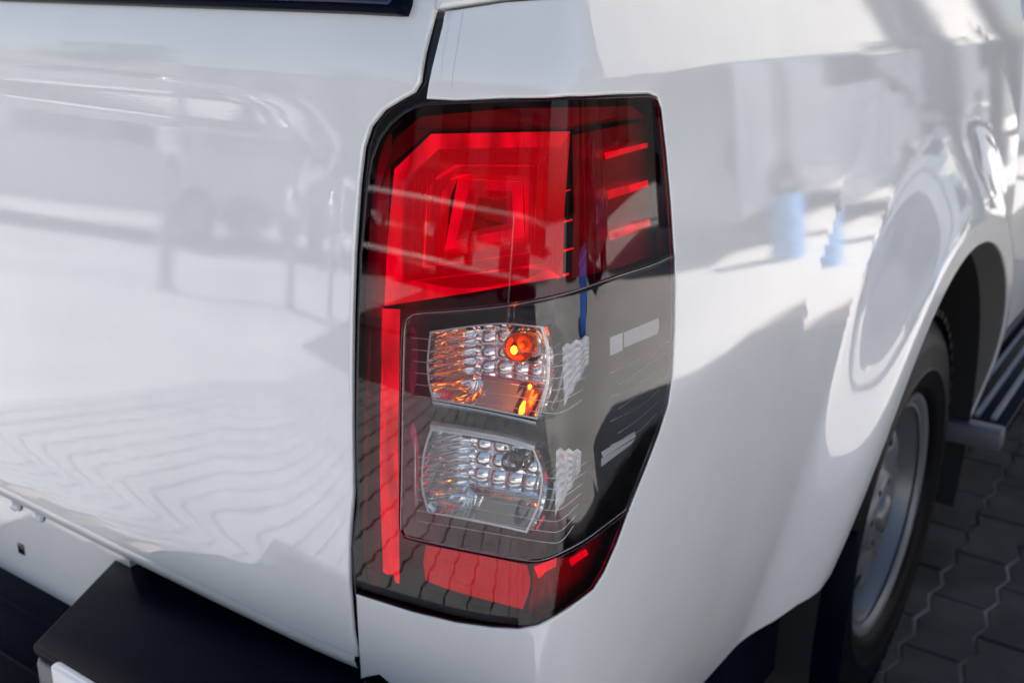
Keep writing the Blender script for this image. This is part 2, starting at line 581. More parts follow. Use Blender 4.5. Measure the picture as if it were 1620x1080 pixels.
def region(name, poly, mat, parent, h=0.012, off=0.0, rim=0.003, depth=0.015, hx=None, label=None, dfun=None, inset=True):
    """a sheet-metal (or lens) panel: the part of the skin inside poly (s, z), its edge rolled inwards"""
    area = sum(poly[i][0] * poly[(i + 1) % len(poly)][1] - poly[(i + 1) % len(poly)][0] * poly[i][1] for i in range(len(poly)))
    if area < 0:
        poly = poly[::-1]
    poly = dens(poly, h)
    if inset:
        nn_ = len(poly)
        q_ = []
        for i in range(nn_):
            a, c = poly[i - 1], poly[(i + 1) % nn_]
            tx, ty = c[0] - a[0], c[1] - a[1]
            L_ = math.hypot(tx, ty) or 1
            q_.append((poly[i][0] - ty / L_ * rim, poly[i][1] + tx / L_ * rim))
        poly = q_
    n = len(poly)
    xs = [p[0] for p in poly]
    ys = [p[1] for p in poly]
    gx, gy = np.meshgrid(np.arange(min(xs), max(xs), hx or h), np.arange(min(ys), max(ys), h))
    P = np.stack([gx.ravel(), gy.ravel()], 1)
    P = P[inside(poly, P)]
    if len(P):
        P = P[dist_poly(poly, P) > h * 0.45]
    vin = [Vector(p) for p in poly] + [Vector((float(a), float(c))) for a, c in P]
    res = delaunay_2d_cdt(vin, [], [list(range(n))], 1, 1e-7)
    ov, ofc, orig = res[0], res[2], res[3]
    verts, norms = [], []
    for v in ov:
        p = skin(v.x, v.y, off + (dfun(v.x, v.y) if dfun else 0.0))
        verts.append(p)
        norms.append(skin_n(v.x, v.y))
    if dfun:
        for i, v in enumerate(ov):
            e = 0.002
            f = lambda s, z: skin(s, z, off + dfun(s, z))
            norms[i] = (f(v.x + e, v.y) - f(v.x - e, v.y)).cross(f(v.x, v.y + e) - f(v.x, v.y - e)).normalized()
    faces = [tuple(f) for f in ofc]
    # orientation
    f0 = faces[len(faces) // 2]
    nn = (verts[f0[1]] - verts[f0[0]]).cross(verts[f0[2]] - verts[f0[0]])
    if nn.dot(norms[f0[0]]) < 0:
        faces = [f[::-1] for f in faces]
    # boundary index map
    bmap = {}
    for i, og in enumerate(orig):
        for q in og:
            if q < n:
                bmap[q] = i
    loop = [bmap[i] for i in range(n) if i in bmap]
    L = len(loop)
    rings = [loop]
    es = []
    for i in range(L):
        T = verts[loop[(i + 1) % L]] - verts[loop[i - 1]]
        es.append(T.normalized().cross(norms[loop[i]]).normalized())
    prof = [(rim * math.sin(a), rim * (1 - math.cos(a)), math.cos(a), math.sin(a)) for a in (R(30), R(60), R(90))]
    prof.append((rim, max(depth, rim * 1.2), 0.0, 1.0))
    for (o_, dn, cn, ce) in prof:
        ring = []
        for i in range(L):
            ring.append(len(verts))
            verts.append(verts[loop[i]] + es[i] * o_ - norms[loop[i]] * dn)
            norms.append((norms[loop[i]] * cn + es[i] * ce).normalized())
        rings.append(ring)
    for a, c in zip(rings[:-1], rings[1:]):
        for i in range(L):
            j = (i + 1) % L
            faces.append((a[i], c[i], c[j], a[j]))
    me = mesh_from(name, verts, faces, True, norms)
    return link(name, me, parent, mat, label)

def pxpoly(pts, off=0.0, smooth=0, sharp=()):
    if smooth:
        pts = catmull(pts, smooth, True, sharp)
    return [sz(x, y, off) for x, y in pts]

def P3(px, py, off):
    s, z = sz(px, py, off)
    return skin(s, z, off)

def loft(name, loops, mat, parent, cap=None, label=None, smooth=False, closed=True):
    """loops: lists of 3D points with equal counts"""
    vs, fs = [], []
    n = len(loops[0])
    for lp in loops:
        vs += list(lp)
    for k in range(len(loops) - 1):
        for i in range(n if closed else n - 1):
            j = (i + 1) % n
            fs.append((k * n + i, k * n + j, (k + 1) * n + j, (k + 1) * n + i))
    if cap is not None:
        k = len(loops) - 1 if cap > 0 else 0
        fs.append(tuple(range(k * n, (k + 1) * n)))
    me = mesh_from(name, vs, fs, smooth)
    bm = bmesh.new()
    bm.from_mesh(me)
    bmesh.ops.recalc_face_normals(bm, faces=bm.faces[:])
    bm.to_mesh(me)
    bm.free()
    if smooth:
        me.set_sharp_from_angle(angle=R(35))
    return link(name, me, parent, mat, label)

# ================================================================== the truck
truck = thing('pickup_truck', 'white pickup truck seen close up at its rear right corner on dark paving', 'pickup truck')

def s_at_y(y):
    return float(np.interp(y, _y[2000:], _s[2000:]))

# ---- load bed side panel with the wheel arch cut out
AR = 0.487
left = [(703, 17), (697, 45), (686, 90), (675, 140), (673, 157)]
lamp_px = [(673, 162), (720, 160), (800, 156.5), (900, 153), (980, 150), (1028, 149), (1040, 154), (1047, 172), (1055, 240), (1062, 320), (1067, 400),
           (1068.5, 450), (1067.5, 520), (1064, 590), (1057, 640), (1041, 690), (1016, 755), (994, 810), (976, 860), (956, 905), (939, 932),
           (915, 950), (880, 973), (850, 988), (820, 994), (780, 992), (720, 984), (650, 967), (600, 951), (562, 939)]
low = [(562, 945), (565, 1000), (570, 1074), (600, 1068)]
panel = [sz(*p) for p in left]
panel += [sz(*p) for p in lamp_px[1:]]
panel += [sz(*p) for p in low]
panel += [(-0.12, 0.585), (-0.05, 0.53), (0.05, 0.47), (0.25, 0.455)]
panel += [sz(1180, 1010), sz(1225, 983), sz(1262, 957), sz(1295, 936)]
arc = []
for k in range(0, 61):
    a = R(198 - 3.55 * k)
    y = WY + AR * math.cos(a)
    z = WZ + AR * math.sin(a) + 0.0
    arc.append((s_at_y(y), z))
panel += [p for k_, p in enumerate(arc) if (k_ < 30 and p[1] > 0.50) or (k_ >= 30 and p[1] > 0.34)]
SF = s_at_y(1.665)
panel += [(SF, 0.36), (SF, 1.262), (0.30, 1.262), (0.10, 1.252), sz(900, -9), sz(800, 2)]
region('bed_side_panel', panel, M['paint_marks'], truck, h=0.012, rim=0.0028, depth=0.0045)

# ---- top rail cap of the bed
cap = [sz(690, 16), sz(703, 11), sz(800, -4), sz(900, -15), (0.10, 1.256), (0.30, 1.266), (SF, 1.266), (SF, 1.32), (-0.125, 1.32)]
region('bed_rail_cap', cap, M['paint'], truck, h=0.02, off=0.004, rim=0.004, depth=0.03)

# ---- tailgate
tg = [(690, -6), (689, 10), (683, 32), (671, 80), (663, 130), (654, 146), (634, 157), (606, 174), (585, 200), (574, 233), (567.5, 290), (560, 400), (557, 500),
      (556, 640), (558, 780), (552.5, 850), (552, 920), (558, 1000)]
tgp = [sz(*p) for p in tg]
zb = 0.645
def hem_z(s):
    return float(np.interp(s, [-0.80, -0.55, -0.36, -0.26, -0.19], [0.645, 0.6385, 0.633, 0.629, 0.6275]))
tgp += [(s_, hem_z(s_)) for s_ in (-0.2, -0.23, -0.26, -0.30, -0.36, -0.45, -0.55, -0.67, -0.80)]
tgp += [(-1.0, zb), (-1.58, zb), (-1.58, 1.32), (-0.135, 1.32)]
def tg_fun(s, z):
    # pressed panel: shoulder line under the top, fading out towards the lamp in a curve
    f = max(0.0, min(1.0, (-s - 0.20) / 0.16))
    f = f * f * (3 - 2 * f)
    t = max(0.0, min(1.0, (1.155 - z) / 0.05))
    g = max(0.0, min(1.0, (z - 0.66) / 0.06))
    return -0.0045 * f * (t * t * (3 - 2 * t)) * (g * g * (3 - 2 * g))
tailgate = region('tailgate', tgp, M['paint'], truck, h=0.014, rim=0.003, depth=0.0045, dfun=tg_fun)
# rolled lower hem of the tailgate
hem = [skin(s_, hem_z(s_) - 0.001) for s_ in [-1.5 + 0.02 * k for k in range(65)]] + [skin(-0.205, hem_z(-0.205) - 0.001)]
loft('tailgate_hem', [[p + Vector((0, 0.004, 0.006)) for p in hem], [p + Vector((0, 0.0015, -0.004)) for p in hem], [p + Vector((0, 0.006, -0.016)) for p in hem],
     [p + Vector((0, 0.014, -0.023)) for p in hem], [p + Vector((0, 0.04, 0.0)) for p in hem]], M['paint'], tailgate, smooth=True, closed=False)
# inner face of the tailgate
box('inner_panel', (-0.90, 0.055, 0.96), (1.36, 0.03, 0.66), M['paint'], tailgate, 0.004)

# plate garnish at the top left
g = [sz(-60, -6), sz(0, -2), sz(300, 8), sz(560, 17), sz(636, 21), sz(648, 20), sz(653, 6), sz(655, -8)]
g += [(g[-1][0], 1.31), (gb_left := g[0][0] - 0.36, 1.31), (gb_left, g[0][1])]
garn = region('number_plate_garnish', g, M['plastic'], truck, h=0.02, off=0.012, rim=0.006, depth=0.02)
gb = [sz(-40, -2), sz(120, 2), sz(300, 8), sz(450, 13), sz(560, 17), sz(628, 20.5)]
g2 = [(a_, z_ + 0.0065) for a_, z_ in gb] + [(gb[-1][0] + 0.003, gb[-1][1] + 0.010), (gb[-1][0] + 0.003, 1.298), (gb[0][0] - 0.35, 1.298), (gb[0][0] - 0.35, gb[0][1] + 0.0065)]
m, nt, b = mat_base('blue_gloss', (0.006, 0.014, 0.05), 0.12)
M['blue'] = m
region('garnish_insert', g2, m, garn, h=0.02, off=0.0155, rim=0.002, depth=0.006)

# dark backing put behind the gaps to give them their shade
box('gap_shade_backing', (-0.16, 0.115, 0.88), (0.20, 0.02, 0.76), M['cavity'], truck, 0.002)
box('gap_shade_backing', (-0.085, 0.36, 0.86), (0.02, 0.50, 0.76), M['cavity'], truck, 0.002)
# light grey body flange seen in the gap above the lamp
sl = [sz(652, 163), sz(660, 150), sz(672, 100), sz(688, 34), sz(696, 20), sz(708, 20), sz(686, 120), sz(678, 160), sz(664, 172), sz(632, 180), sz(600, 215), sz(596, 200), sz(625, 170)]
m, nt, b = mat_base('gap_flange', (0.045, 0.05, 0.06), 0.25, coat=0.4)
region('gap_flange', sl, m, truck, h=0.01, off=-0.014, rim=0.001, depth=0.004)

def outl(pts, d):
    return [skin(*q_) for q_ in pts], d
gk = [(697, 30), (690, 70), (680, 110), (668, 150), (650, 168), (618, 186), (600, 212), (586, 250), (576, 310), (568, 400), (563, 520), (561, 640), (561, 780), (557, 870), (558, 940), (566, 1010), (574, 1078)]
gk = catmull(gk, 5, False)
gl_, gr_ = [], []
for i in range(len(gk)):
    a, c = gk[max(i - 1, 0)], gk[min(i + 1, len(gk) - 1)]
    tx, ty = c[0] - a[0], c[1] - a[1]
    L_ = math.hypot(tx, ty)
    gl_.append((gk[i][0] + ty / L_ * -16, gk[i][1] - tx / L_ * -16))
    gr_.append((gk[i][0] + ty / L_ * 14, gk[i][1] - tx / L_ * 14))
loft('gap_shade_strip', [[P3(x, y, -0.0065) for x, y in gl_], [P3(x, y, -0.0065) for x, y in gr_]], M['gloss'], truck, smooth=True, closed=False)  # black strip stands in for the dark of the tailgate gap

# ---- tail lamp ------------------------------------------------------------
def inset_px(pts, d):
    out = []
    n = len(pts)
    ar = sum(pts[i][0] * pts[(i + 1) % n][1] - pts[(i + 1) % n][0] * pts[i][1] for i in range(n))
    sg = 1 if ar > 0 else -1
    for i in range(n):
        a, c = pts[i - 1], pts[(i + 1) % n]
        tx, ty = c[0] - a[0], c[1] - a[1]
        L = math.hypot(tx, ty) or 1
        out.append((pts[i][0] - ty / L * d * sg, pts[i][1] + tx / L * d * sg))
    return out
lamp_full = lamp_px + [(558, 905), (556, 870), (560, 835), (565, 800), (563, 720), (563, 640), (566, 500), (570, 400), (579, 300), (587, 252), (599, 219), (616, 195), (640, 175), (656, 167)]
TRI = []   # debug
house_px = inset_px(lamp_full, 2.5)
DH = -0.036

def ring_uv(px, off):
    return [P3(x, y, off) for x, y in px]

r1 = dict(t=[(680, 524), (720, 518), (756, 513.5), (800, 510.5), (858, 516)], r=[(858, 516), (866, 545), (868, 570), (866, 610), (850, 664)],
          b=[(850, 664), (800, 654), (745, 643), (684, 633)], l=[(684, 633), (677, 605), (675, 575), (677, 550), (680, 524)])
r2 = dict(t=[(681, 677), (740, 686), (800, 697), (846, 711)], r=[(846, 711), (857, 740), (859, 765), (853, 800), (834, 843)],
          b=[(834, 843), (790, 833), (730, 821), (677, 811)], l=[(677, 811), (667, 775), (667, 735), (671, 708), (681, 677)])

def poly_at(pl, t):
    n = len(pl) - 1
    L = [0]
    for i in range(n):
        L.append(L[-1] + math.hypot(pl[i + 1][0] - pl[i][0], pl[i + 1][1] - pl[i][1]))
    d = t * L[-1]
    for i in range(n):
        if d <= L[i + 1] + 1e-9:
            f = (d - L[i]) / max(L[i + 1] - L[i], 1e-9)
            return (pl[i][0] + (pl[i + 1][0] - pl[i][0]) * f, pl[i][1] + (pl[i + 1][1] - pl[i][1]) * f)
    return pl[-1]
def coons(rr, u, v):
    t, r, b_, l = rr['ts'], rr['rs'], rr['bs'], rr['ls']
    T, B = poly_at(t, u), poly_at(b_, 1 - u)
    L, Rr = poly_at(l, 1 - v), poly_at(r, v)
    c00, c10, c01, c11 = poly_at(t, 0), poly_at(t, 1), poly_at(b_, 1), poly_at(b_, 0)
    return tuple((1 - v) * T[i] + v * B[i] + (1 - u) * L[i] + u * Rr[i] -
                 ((1 - u) * (1 - v) * c00[i] + u * (1 - v) * c10[i] + (1 - u) * v * c01[i] + u * v * c11[i]) for i in (0, 1))
for rr in (r1, r2):
    for k in 'trbl':
        rr[k + 's'] = catmull(rr[k], 5, False)
    rr['loop'] = rr['ts'][:-1] + rr['rs'][:-1] + rr['bs'][:-1] + rr['ls'][:-1]

# housing with two openings for the bowls
lamp = region('tail_lamp', pxpoly(house_px, DH), M['housing'], truck, h=0.006, off=DH, rim=0.001, depth=0.01,
              label='tall wraparound tail lamp with red and clear lens')
bm = bmesh.new()
bm.from_mesh(lamp.data)
kill = []
holes = [[tuple(x) for x in pxpoly(inset_px(rr['loop'], 2), DH)] for rr in (r1, r2)]
from mathutils import kdtree
for f in bm.faces:
    c = f.calc_center_median()
    v = c - CAM
    cc = ROT.transposed() @ v
    px, py = 810 + F_PX * cc.x / -cc.z, 540 - F_PX * cc.y / -cc.z
    for rr in (r1, r2):
        q = inset_px(rr['loop'], 3)
        if inside(q, np.array([[px, py]]))[0]:
            kill.append(f)
            break
bmesh.ops.delete(bm, geom=kill, context='FACES')
bm.to_mesh(lamp.data)
bm.free()

# outer lenses
clear_in = [(1067, 403), (1033, 419), (990, 433), (960, 443), (886, 467), (800, 484), (720, 492), (664, 496), (649, 501), (641, 514), (638.5, 560), (637, 640), (636, 740), (634.5, 832),
            (642, 847), (681, 857), (760, 873), (835, 886), (865, 883), (895, 870), (927, 852), (960, 828), (993, 803)]
iA = lamp_full.index((1067, 400))
iB = lamp_full.index((994, 810))
clear_out = lamp_full[iA + 1:iB]
clear_poly = clear_out + clear_in[::-1]
red_poly = lamp_full[iB:] + lamp_full[:iA + 1] + clear_in
region('red_lens', pxpoly(inset_px(red_poly, 2.8)), M['lensred'], lamp, h=0.006, off=0.0012, rim=0.0010, depth=0.0014)
region('clear_lens', pxpoly(inset_px(clear_poly, 1.6)), M['lensclear'], lamp, h=0.006, off=0.0012, rim=0.0010, depth=0.0014)
# bezel line between the two lenses
bz = catmull(clear_in, 4, False)
tube('lens_seam', [P3(x, y, -0.001) for x, y in bz], 0.0007, M['darkchrome'], lamp)

cp = inset_px(lamp_full, 5.0)
loft('lamp_case', [[P3(x, y, DH) for x, y in cp], [P3(x, y, -0.004) for x, y in cp], [P3(x, y, -0.0003) for x, y in inset_px(lamp_full, 4.2)], [P3(x, y, 0.0004) for x, y in inset_px(lamp_full, 1.8)],
                   [P3(x, y, -0.0012) for x, y in inset_px(lamp_full, 0.2)], [P3(x, y, -0.008) for x, y in inset_px(lamp_full, -1.5)]], M['case'], lamp, smooth=True)

def thick(name, px, off, t, mat, parent=lamp, label=None, smooth=0, sharp=()):
    if smooth:
        px = catmull(px, smooth, True, sharp)
    a = ring_uv(px, off)
    c = [P3(*p, off - t) for p in px]
    return loft(name, [c, a], mat, parent, cap=1, label=label)
def densepx(px, h=14.0):
    out = []
    n = len(px)
    for i in range(n):
        a, c = px[i], px[(i + 1) % n]
        k = max(1, int(round(math.hypot(c[0] - a[0], c[1] - a[1]) / h)))
        for q in range(k):
            out.append((a[0] + (c[0] - a[0]) * q / k, a[1] + (c[1] - a[1]) * q / k))
    return out
def corr(loops, n=9):
    res = []
    for lp in loops:
        o = []
        N = len(lp)
        for i in range(N):
            for q in range(n):
                t = q / n
                o.append((lp[i][0] + (lp[(i + 1) % N][0] - lp[i][0]) * t, lp[i][1] + (lp[(i + 1) % N][1] - lp[i][1]) * t))
        res.append(o)
    return res
def rings(name, spec, mat, label=None):
    lps = corr([s_[0] for s_ in spec])
    return loft(name, [[P3(x, y, sp[1]) for x, y in lp] for lp, sp in zip(lps, spec)], mat, lamp, label=label)

L0 = [(608, 484), (613, 380), (624, 268), (682, 212), (902, 208), (893, 330), (890, 438), (750, 462)]
L1 = [(640, 446), (642, 370), (648, 282), (692, 238), (874, 236), (866, 330), (862, 420), (750, 434)]
L2 = [(650, 438), (652, 368), (656, 292), (698, 248), (866, 246), (858, 330), (853, 412), (750, 426)]
L3 = [(672, 415), (676, 362), (682, 300), (708, 268), (852, 268), (846, 330), (842, 398), (750, 410)]
L4 = [(694, 398), (698, 355), (706, 300), (720, 284), (838, 284), (834, 335), (830, 384), (750, 392)]
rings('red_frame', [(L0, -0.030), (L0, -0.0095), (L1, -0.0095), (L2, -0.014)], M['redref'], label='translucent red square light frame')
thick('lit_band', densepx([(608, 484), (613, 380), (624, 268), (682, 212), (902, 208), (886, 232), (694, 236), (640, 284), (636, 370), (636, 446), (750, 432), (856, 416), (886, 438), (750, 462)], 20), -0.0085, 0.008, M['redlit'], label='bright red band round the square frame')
K0 = [(703, 396), (709, 360), (714, 310), (724, 284), (828, 290), (829, 335), (830, 376), (765, 387)]
def lerp_loop(a, c, t):
    return [(p[0] + (q[0] - p[0]) * t, p[1] + (q[1] - p[1]) * t) for p, q in zip(a, c)]
spec = [(L2, -0.0145)]
for i in range(5):
    spec.append((lerp_loop(L2, K0, (i + 0.75) / 5), -0.0150 - 0.0032 * i))
    spec.append((lerp_loop(L2, K0, (i + 0.80) / 5), -0.0182 - 0.0032 * i))
spec.append((lerp_loop(L2, K0, 0.985), -0.0325))
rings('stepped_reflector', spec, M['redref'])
K0 = [(703, 396), (714, 340), (724, 284), (776, 286), (828, 290), (828, 335), (830, 376), (765, 387)]
K1 = [(722, 380), (732, 336), (742, 299), (776, 301), (810, 304), (811, 335), (812, 362), (768, 370)]
K2 = [(742, 366), (748, 336), (756, 312), (776, 313), (802, 315), (803, 335), (803, 354), (770, 360)]
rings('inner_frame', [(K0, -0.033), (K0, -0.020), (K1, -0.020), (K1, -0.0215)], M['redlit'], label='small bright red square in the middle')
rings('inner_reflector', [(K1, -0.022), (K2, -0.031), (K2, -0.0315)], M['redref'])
a = corr([K2])[0]
loft('lamp_window', [[P3(x, y, -0.0318) for x, y in a]], M['redfacet'], lamp, cap=1)
for t0 in (0.30, 0.62):
    A_, B_ = lerp_loop(L2, K0, t0), lerp_loop(L2, K0, t0 + 0.085)
    zo = -0.0150 - 0.016 * t0
    rings('edge_highlight', [(A_, zo - 0.002), (A_, zo), (B_, zo), (B_, zo - 0.002)], M['redlit'])  # thin glowing rings stand for highlights on the step edges
for i, x0 in enumerate((655, 661, 667, 675, 684, 836, 843, 850)):
    tube('optic_rib', [P3(x0 + 5, 262 + (x0 < 700) * (700 - x0) * .5, -0.0125), P3(x0 + 2, 340, -0.0125), P3(x0, 420, -0.0125)], 0.0007, M['redref'], lamp, 5)
# louvres of the side marker
for q in [[(956, 242), (1024, 226), (1025, 233), (958, 252)], [(960, 302), (1025, 285), (1026, 295), (962, 316)], [(963, 366), (1028, 346), (1029, 357), (965, 381)]]:
    thick('marker_louvre', densepx(q, 16), -0.012, 0.010, M['redlit'])
for q in [[(878, 255), (898, 252), (898, 254), (878, 259)], [(878, 305), (903, 299), (903, 301), (878, 309)], [(880, 352), (906, 346), (906, 349), (880, 356)], [(881, 397), (908, 391), (908, 394), (881, 402)], [(880, 436), (900, 431), (900, 435), (880, 441)]]:
    thick('marker_louvre', q, -0.012, 0.006, M['redlit'])
thick('marker_back', densepx([(905, 214), (1026, 190), (1032, 300), (1034, 404), (985, 422), (905, 440), (908, 330)], 20), -0.026, 0.004, M['deepred'])
thick('amber_tab', [(846, 290), (868, 284), (870, 318), (862, 322), (850, 345), (846, 318)], -0.012, 0.008, M['ambercore'])
thick('upper_backing', densepx([(600, 300), (625, 220), (665, 185), (800, 172), (1000, 168), (1020, 186), (905, 205), (680, 208), (618, 262), (604, 300)], 14), -0.013, 0.006, M['deepred'])
thick('side_backing', densepx([(1030, 172), (1040, 176), (1049, 240), (1056, 320), (1060, 396), (1040, 404), (1038, 300), (1032, 200)], 14), -0.014, 0.004, M['deepred'])
thick('left_backing', densepx([(572, 500), (603, 500), (600, 700), (602, 912), (600, 940), (568, 925), (566, 860), (572, 800)], 14), -0.020, 0.004, M['deepred'])
thick('light_bar', densepx([(605, 488), (604, 560), (602, 640), (601, 720), (602, 800), (606, 903), (611, 908), (622, 908), (626, 921), (632, 922), (631, 800), (630, 700), (631, 600), (633, 489)], 20), -0.008, 0.014, M['redlit'], label='long upright red light bar')
thick('lower_reflector', catmull([(674, 862), (750, 876), (834, 893), (839, 925), (827, 963), (780, 951), (720, 935), (674, 918), (670, 890)], 3, True, (0, 2, 4, 7)), -0.008, 0.014, M['redlit2'] if 'redlit2' in M else M['redref'])
thick('lower_corner', densepx([(844, 893), (905, 878), (990, 812), (972, 862), (950, 905), (905, 945), (850, 978), (834, 968), (842, 930)], 12), -0.016, 0.006, M['deepred'])
thick('lower_marker', [(845, 896), (881, 881), (880, 895), (862, 905), (852, 915), (848, 905)], -0.010, 0.01, M['redlit'])
thick('lower_marker', [(900, 884), (926, 868), (931, 876), (904, 895)], -0.008, 0.008, M['redlit'])

# chrome bowls
def bowl(rr, name, nfl, facets, depth, floor_v):
    NU, NV = 84, 84
    vs, fs = [], []
    inn = dict(rr)
    rim_off = -0.011
    rim_loop = rr['loop']
    ctr = [sum(p[i] for p in rim_loop) / len(rim_loop) for i in (0, 1)]
    fwd = (Vector((-0.10, 0.98, 0.02))).normalized()
    for j in range(NV + 1):
        v = j / NV
        for i in range(NU + 1):
            u = i / NU
            x, y = coons(rr, u, v)
            # shrink a little inside the rim
            x = ctr[0] + (x - ctr[0]) * 0.972
            y = ctr[1] + (y - ctr[1]) * 0.966
            p = P3(x, y, rim_off - 0.001)
            wl = min(1.0, u / 0.26)
            wr = min(1.0, (1 - u) / 0.03)
            wt = min(1.0, v / 0.05)
            wb = min(1.0, (1 - v) / floor_v)
            D = depth * (1 - (1 - wl) ** 1.7) * (wr ** 0.5) * (wt ** 0.5) * (1 - (1 - wb) ** 1.5)
            if wl < 1.0:
                D -= 0.0034 * (abs(math.sin(math.pi * (v * nfl + 1.2 * u))) - 0.5) * min(1, wl * 3) * min(1, wr * wt * 2) * min(1, (1 - v) * 6)
            elif wb >= 1.0:
                fu = (u - 0.26) / 0.74 * facets[0]
                fv = v / (1 - floor_v) * facets[1]
                bu, bv = fu - math.floor(fu) - 0.5, fv - math.floor(fv) - 0.5
                D += 0.0045 * (bu * bu + bv * bv) * 2
            else:
                fu = (u - 0.26) / 0.74 * facets[0]
                bu = fu - math.floor(fu) - 0.5
                D += 0.0012 * bu * bu * min(1, (1 - v) * 8)
            vs.append(p + fwd * D)
    for j in range(NV):
        for i in range(NU):
            a = j * (NU + 1) + i
            fs.append((a, a + 1, a + NU + 2, a + NU + 1))
    me = mesh_from(name, vs, fs)
    me.set_sharp_from_angle(angle=R(28))
    o = link(name, me, lamp, M['bowl'])
    # rim: outer wall, front band, inner lip
    inner = [(ctr[0] + (p[0] - ctr[0]) * 0.968, ctr[1] + (p[1] - ctr[1]) * 0.955) for p in rim_loop]
    loft('reflector_rim', [[P3(x, y, -0.034) for x, y in rim_loop], [P3(x, y, -0.012) for x, y in rim_loop], [P3(ctr[0] + (x - ctr[0]) * .996, ctr[1] + (y - ctr[1]) * .994, -0.011) for x, y in rim_loop],
                           [P3(x, y, -0.011) for x, y in inner], [P3(x, y, -0.0125) for x, y in inner]], M['rimwhite'], lamp, smooth=True)
    return o
bowl(r1, 'indicator_reflector', 8, (5, 4), 0.028, 0.26)
bowl(r2, 'reversing_reflector', 10, (5, 4), 0.028, 0.26)

def ray_at(px, py, off, back):
    return P3(px, py, off) + (P3(px, py, off) - CAM).normalized() * back
def sphere(name, c, r, mat, parent, seg=28, squash=(1, 1, 1), rot=None):
    bm = bmesh.new()
    bmesh.ops.create_uvsphere(bm, u_segments=seg, v_segments=seg // 2, radius=r)
    bmesh.ops.scale(bm, vec=squash, verts=bm.verts[:])
    me = bpy.data.meshes.new(name)
    bm.to_mesh(me)
    bm.free()
    me.polygons.foreach_set('use_smooth', [True] * len(me.polygons))
    o = link(name, me, parent, mat)
    o.location = c
    if rot is not None:
        o.rotation_euler = rot
    return o
def bulb(px, py, back, r, amber):
    c = ray_at(px, py, -0.011, back)
    ax = Vector((-0.05, 1.0, 0.05)).normalized()
    q = Vector((0, 0, 1)).rotation_difference(ax)
    hole = c + ax * 0.020
    # socket: dark well behind the bulb
    lathe_pts = [(r * 1.25, -0.002), (r * 1.12, -0.003), (r * 1.02, 0.004), (r * 0.9, 0.02), (0.0001, 0.02)]
    o = lathe('bulb_socket', lathe_pts, M['gloss'], lamp, 32, axis='z')
    o.location = hole - ax * 0.004
    o.rotation_euler = q.to_euler()
    o2 = lathe('socket_ring', [(r * 1.35, 0.0), (r * 1.33, -0.0016), (r * 1.22, -0.0016), (r * 1.18, 0.001)], M['chrome'] if not amber else M['chrome'], lamp, 32, axis='z')
    o2.location = hole - ax * 0.0055
    o2.rotation_euler = q.to_euler()
    n = lathe('bulb_base', [(0.0001, -0.004), (r * 0.55, -0.003), (r * 0.62, 0.004), (r * 0.62, 0.02)], M['ambercore'] if amber else M['darkchrome'], lamp, 24, axis='z')
    n.location = c + ax * r * 0.95
    n.rotation_euler = q.to_euler()
    # glass, pear shaped
    prof = [(0.0001, -r), (r * 0.35, -r * 0.94), (r * 0.68, -r * 0.74), (r * 0.92, -r * 0.38), (r, 0.0), (r * 0.95, r * 0.35), (r * 0.8, r * 0.7), (r * 0.62, r * 1.0), (r * 0.56, r * 1.4)]
    gsm = lathe('bulb_glass', prof, M['bulbamber'] if amber else M['bulbclear'], lamp, 32, axis='z')
    gsm.location = c
    gsm.rotation_euler = q.to_euler()
    if amber:
        f = lathe('filament', [(0.0001, -0.0036), (0.0020, -0.0024), (0.0026, 0.0), (0.0020, 0.0024), (0.0001, 0.0036)], M['filament'], lamp, 12, axis='z')
        f.location = c - ax * 0.002 + Vector((-0.003, 0, -0.002))
        core = lathe('amber_core', [(0.0001, r * .35), (r * 0.22, r * .4), (r * 0.28, r * .7), (r * 0.4, r * 1.0)], M['ambercore'], lamp, 16, axis='z')
        core.location = c
        core.rotation_euler = q.to_euler()
    else:
        f = lathe('filament', [(0.0001, -0.003), (0.0010, -0.0025), (0.0010, 0.0025), (0.0001, 0.003)], M['darkchrome'], lamp, 12, axis='x')
        f.location = c
bulb(820, 550, 0.014, 0.0128, True)
bulb(810, 730, 0.018, 0.0095, False)

# chrome cheek to the right of each bowl and the ribbed side plate
def cheek(rr, shift, mat):
    a = rr['rs']
    l1 = [P3(x + 1, y, -0.012) for x, y in a]
    l2 = [P3(x + shift * .35, y + 1, -0.0105) for x, y in a]
    l3 = [P3(x + shift, y - 2, -0.016) for x, y in a]
    l4 = [P3(x + shift + 6, y - 3, -0.030) for x, y in a]
    loft('reflector_cheek', [l1, l2, l3, l4], mat, lamp, smooth=True, closed=False)
def brow(px, dy, d2, name='reflector_brow'):
    px = catmull(px, 4, False)
    loft(name, [[P3(x, y, -0.0112) for x, y in px], [P3(x, y + dy * 0.5, -0.0108) for x, y in px], [P3(x + 2, y + dy, d2) for x, y in px], [P3(x + 3, y + dy * 1.05, -0.034) for x, y in px]], M['plate'], lamp, smooth=True, closed=False)
brow(r2['t'], -11, -0.017)
brow([(684, 634), (745, 645), (800, 656), (848, 667)], 7, -0.016)
brow([(858, 516), (866, 545), (868, 570), (866, 610), (852, 660)][::-1], -0.01, -0.013, 'reflector_side')
cheek(r1, 22, M['chrome'])
cheek(r2, 20, M['chrome'])
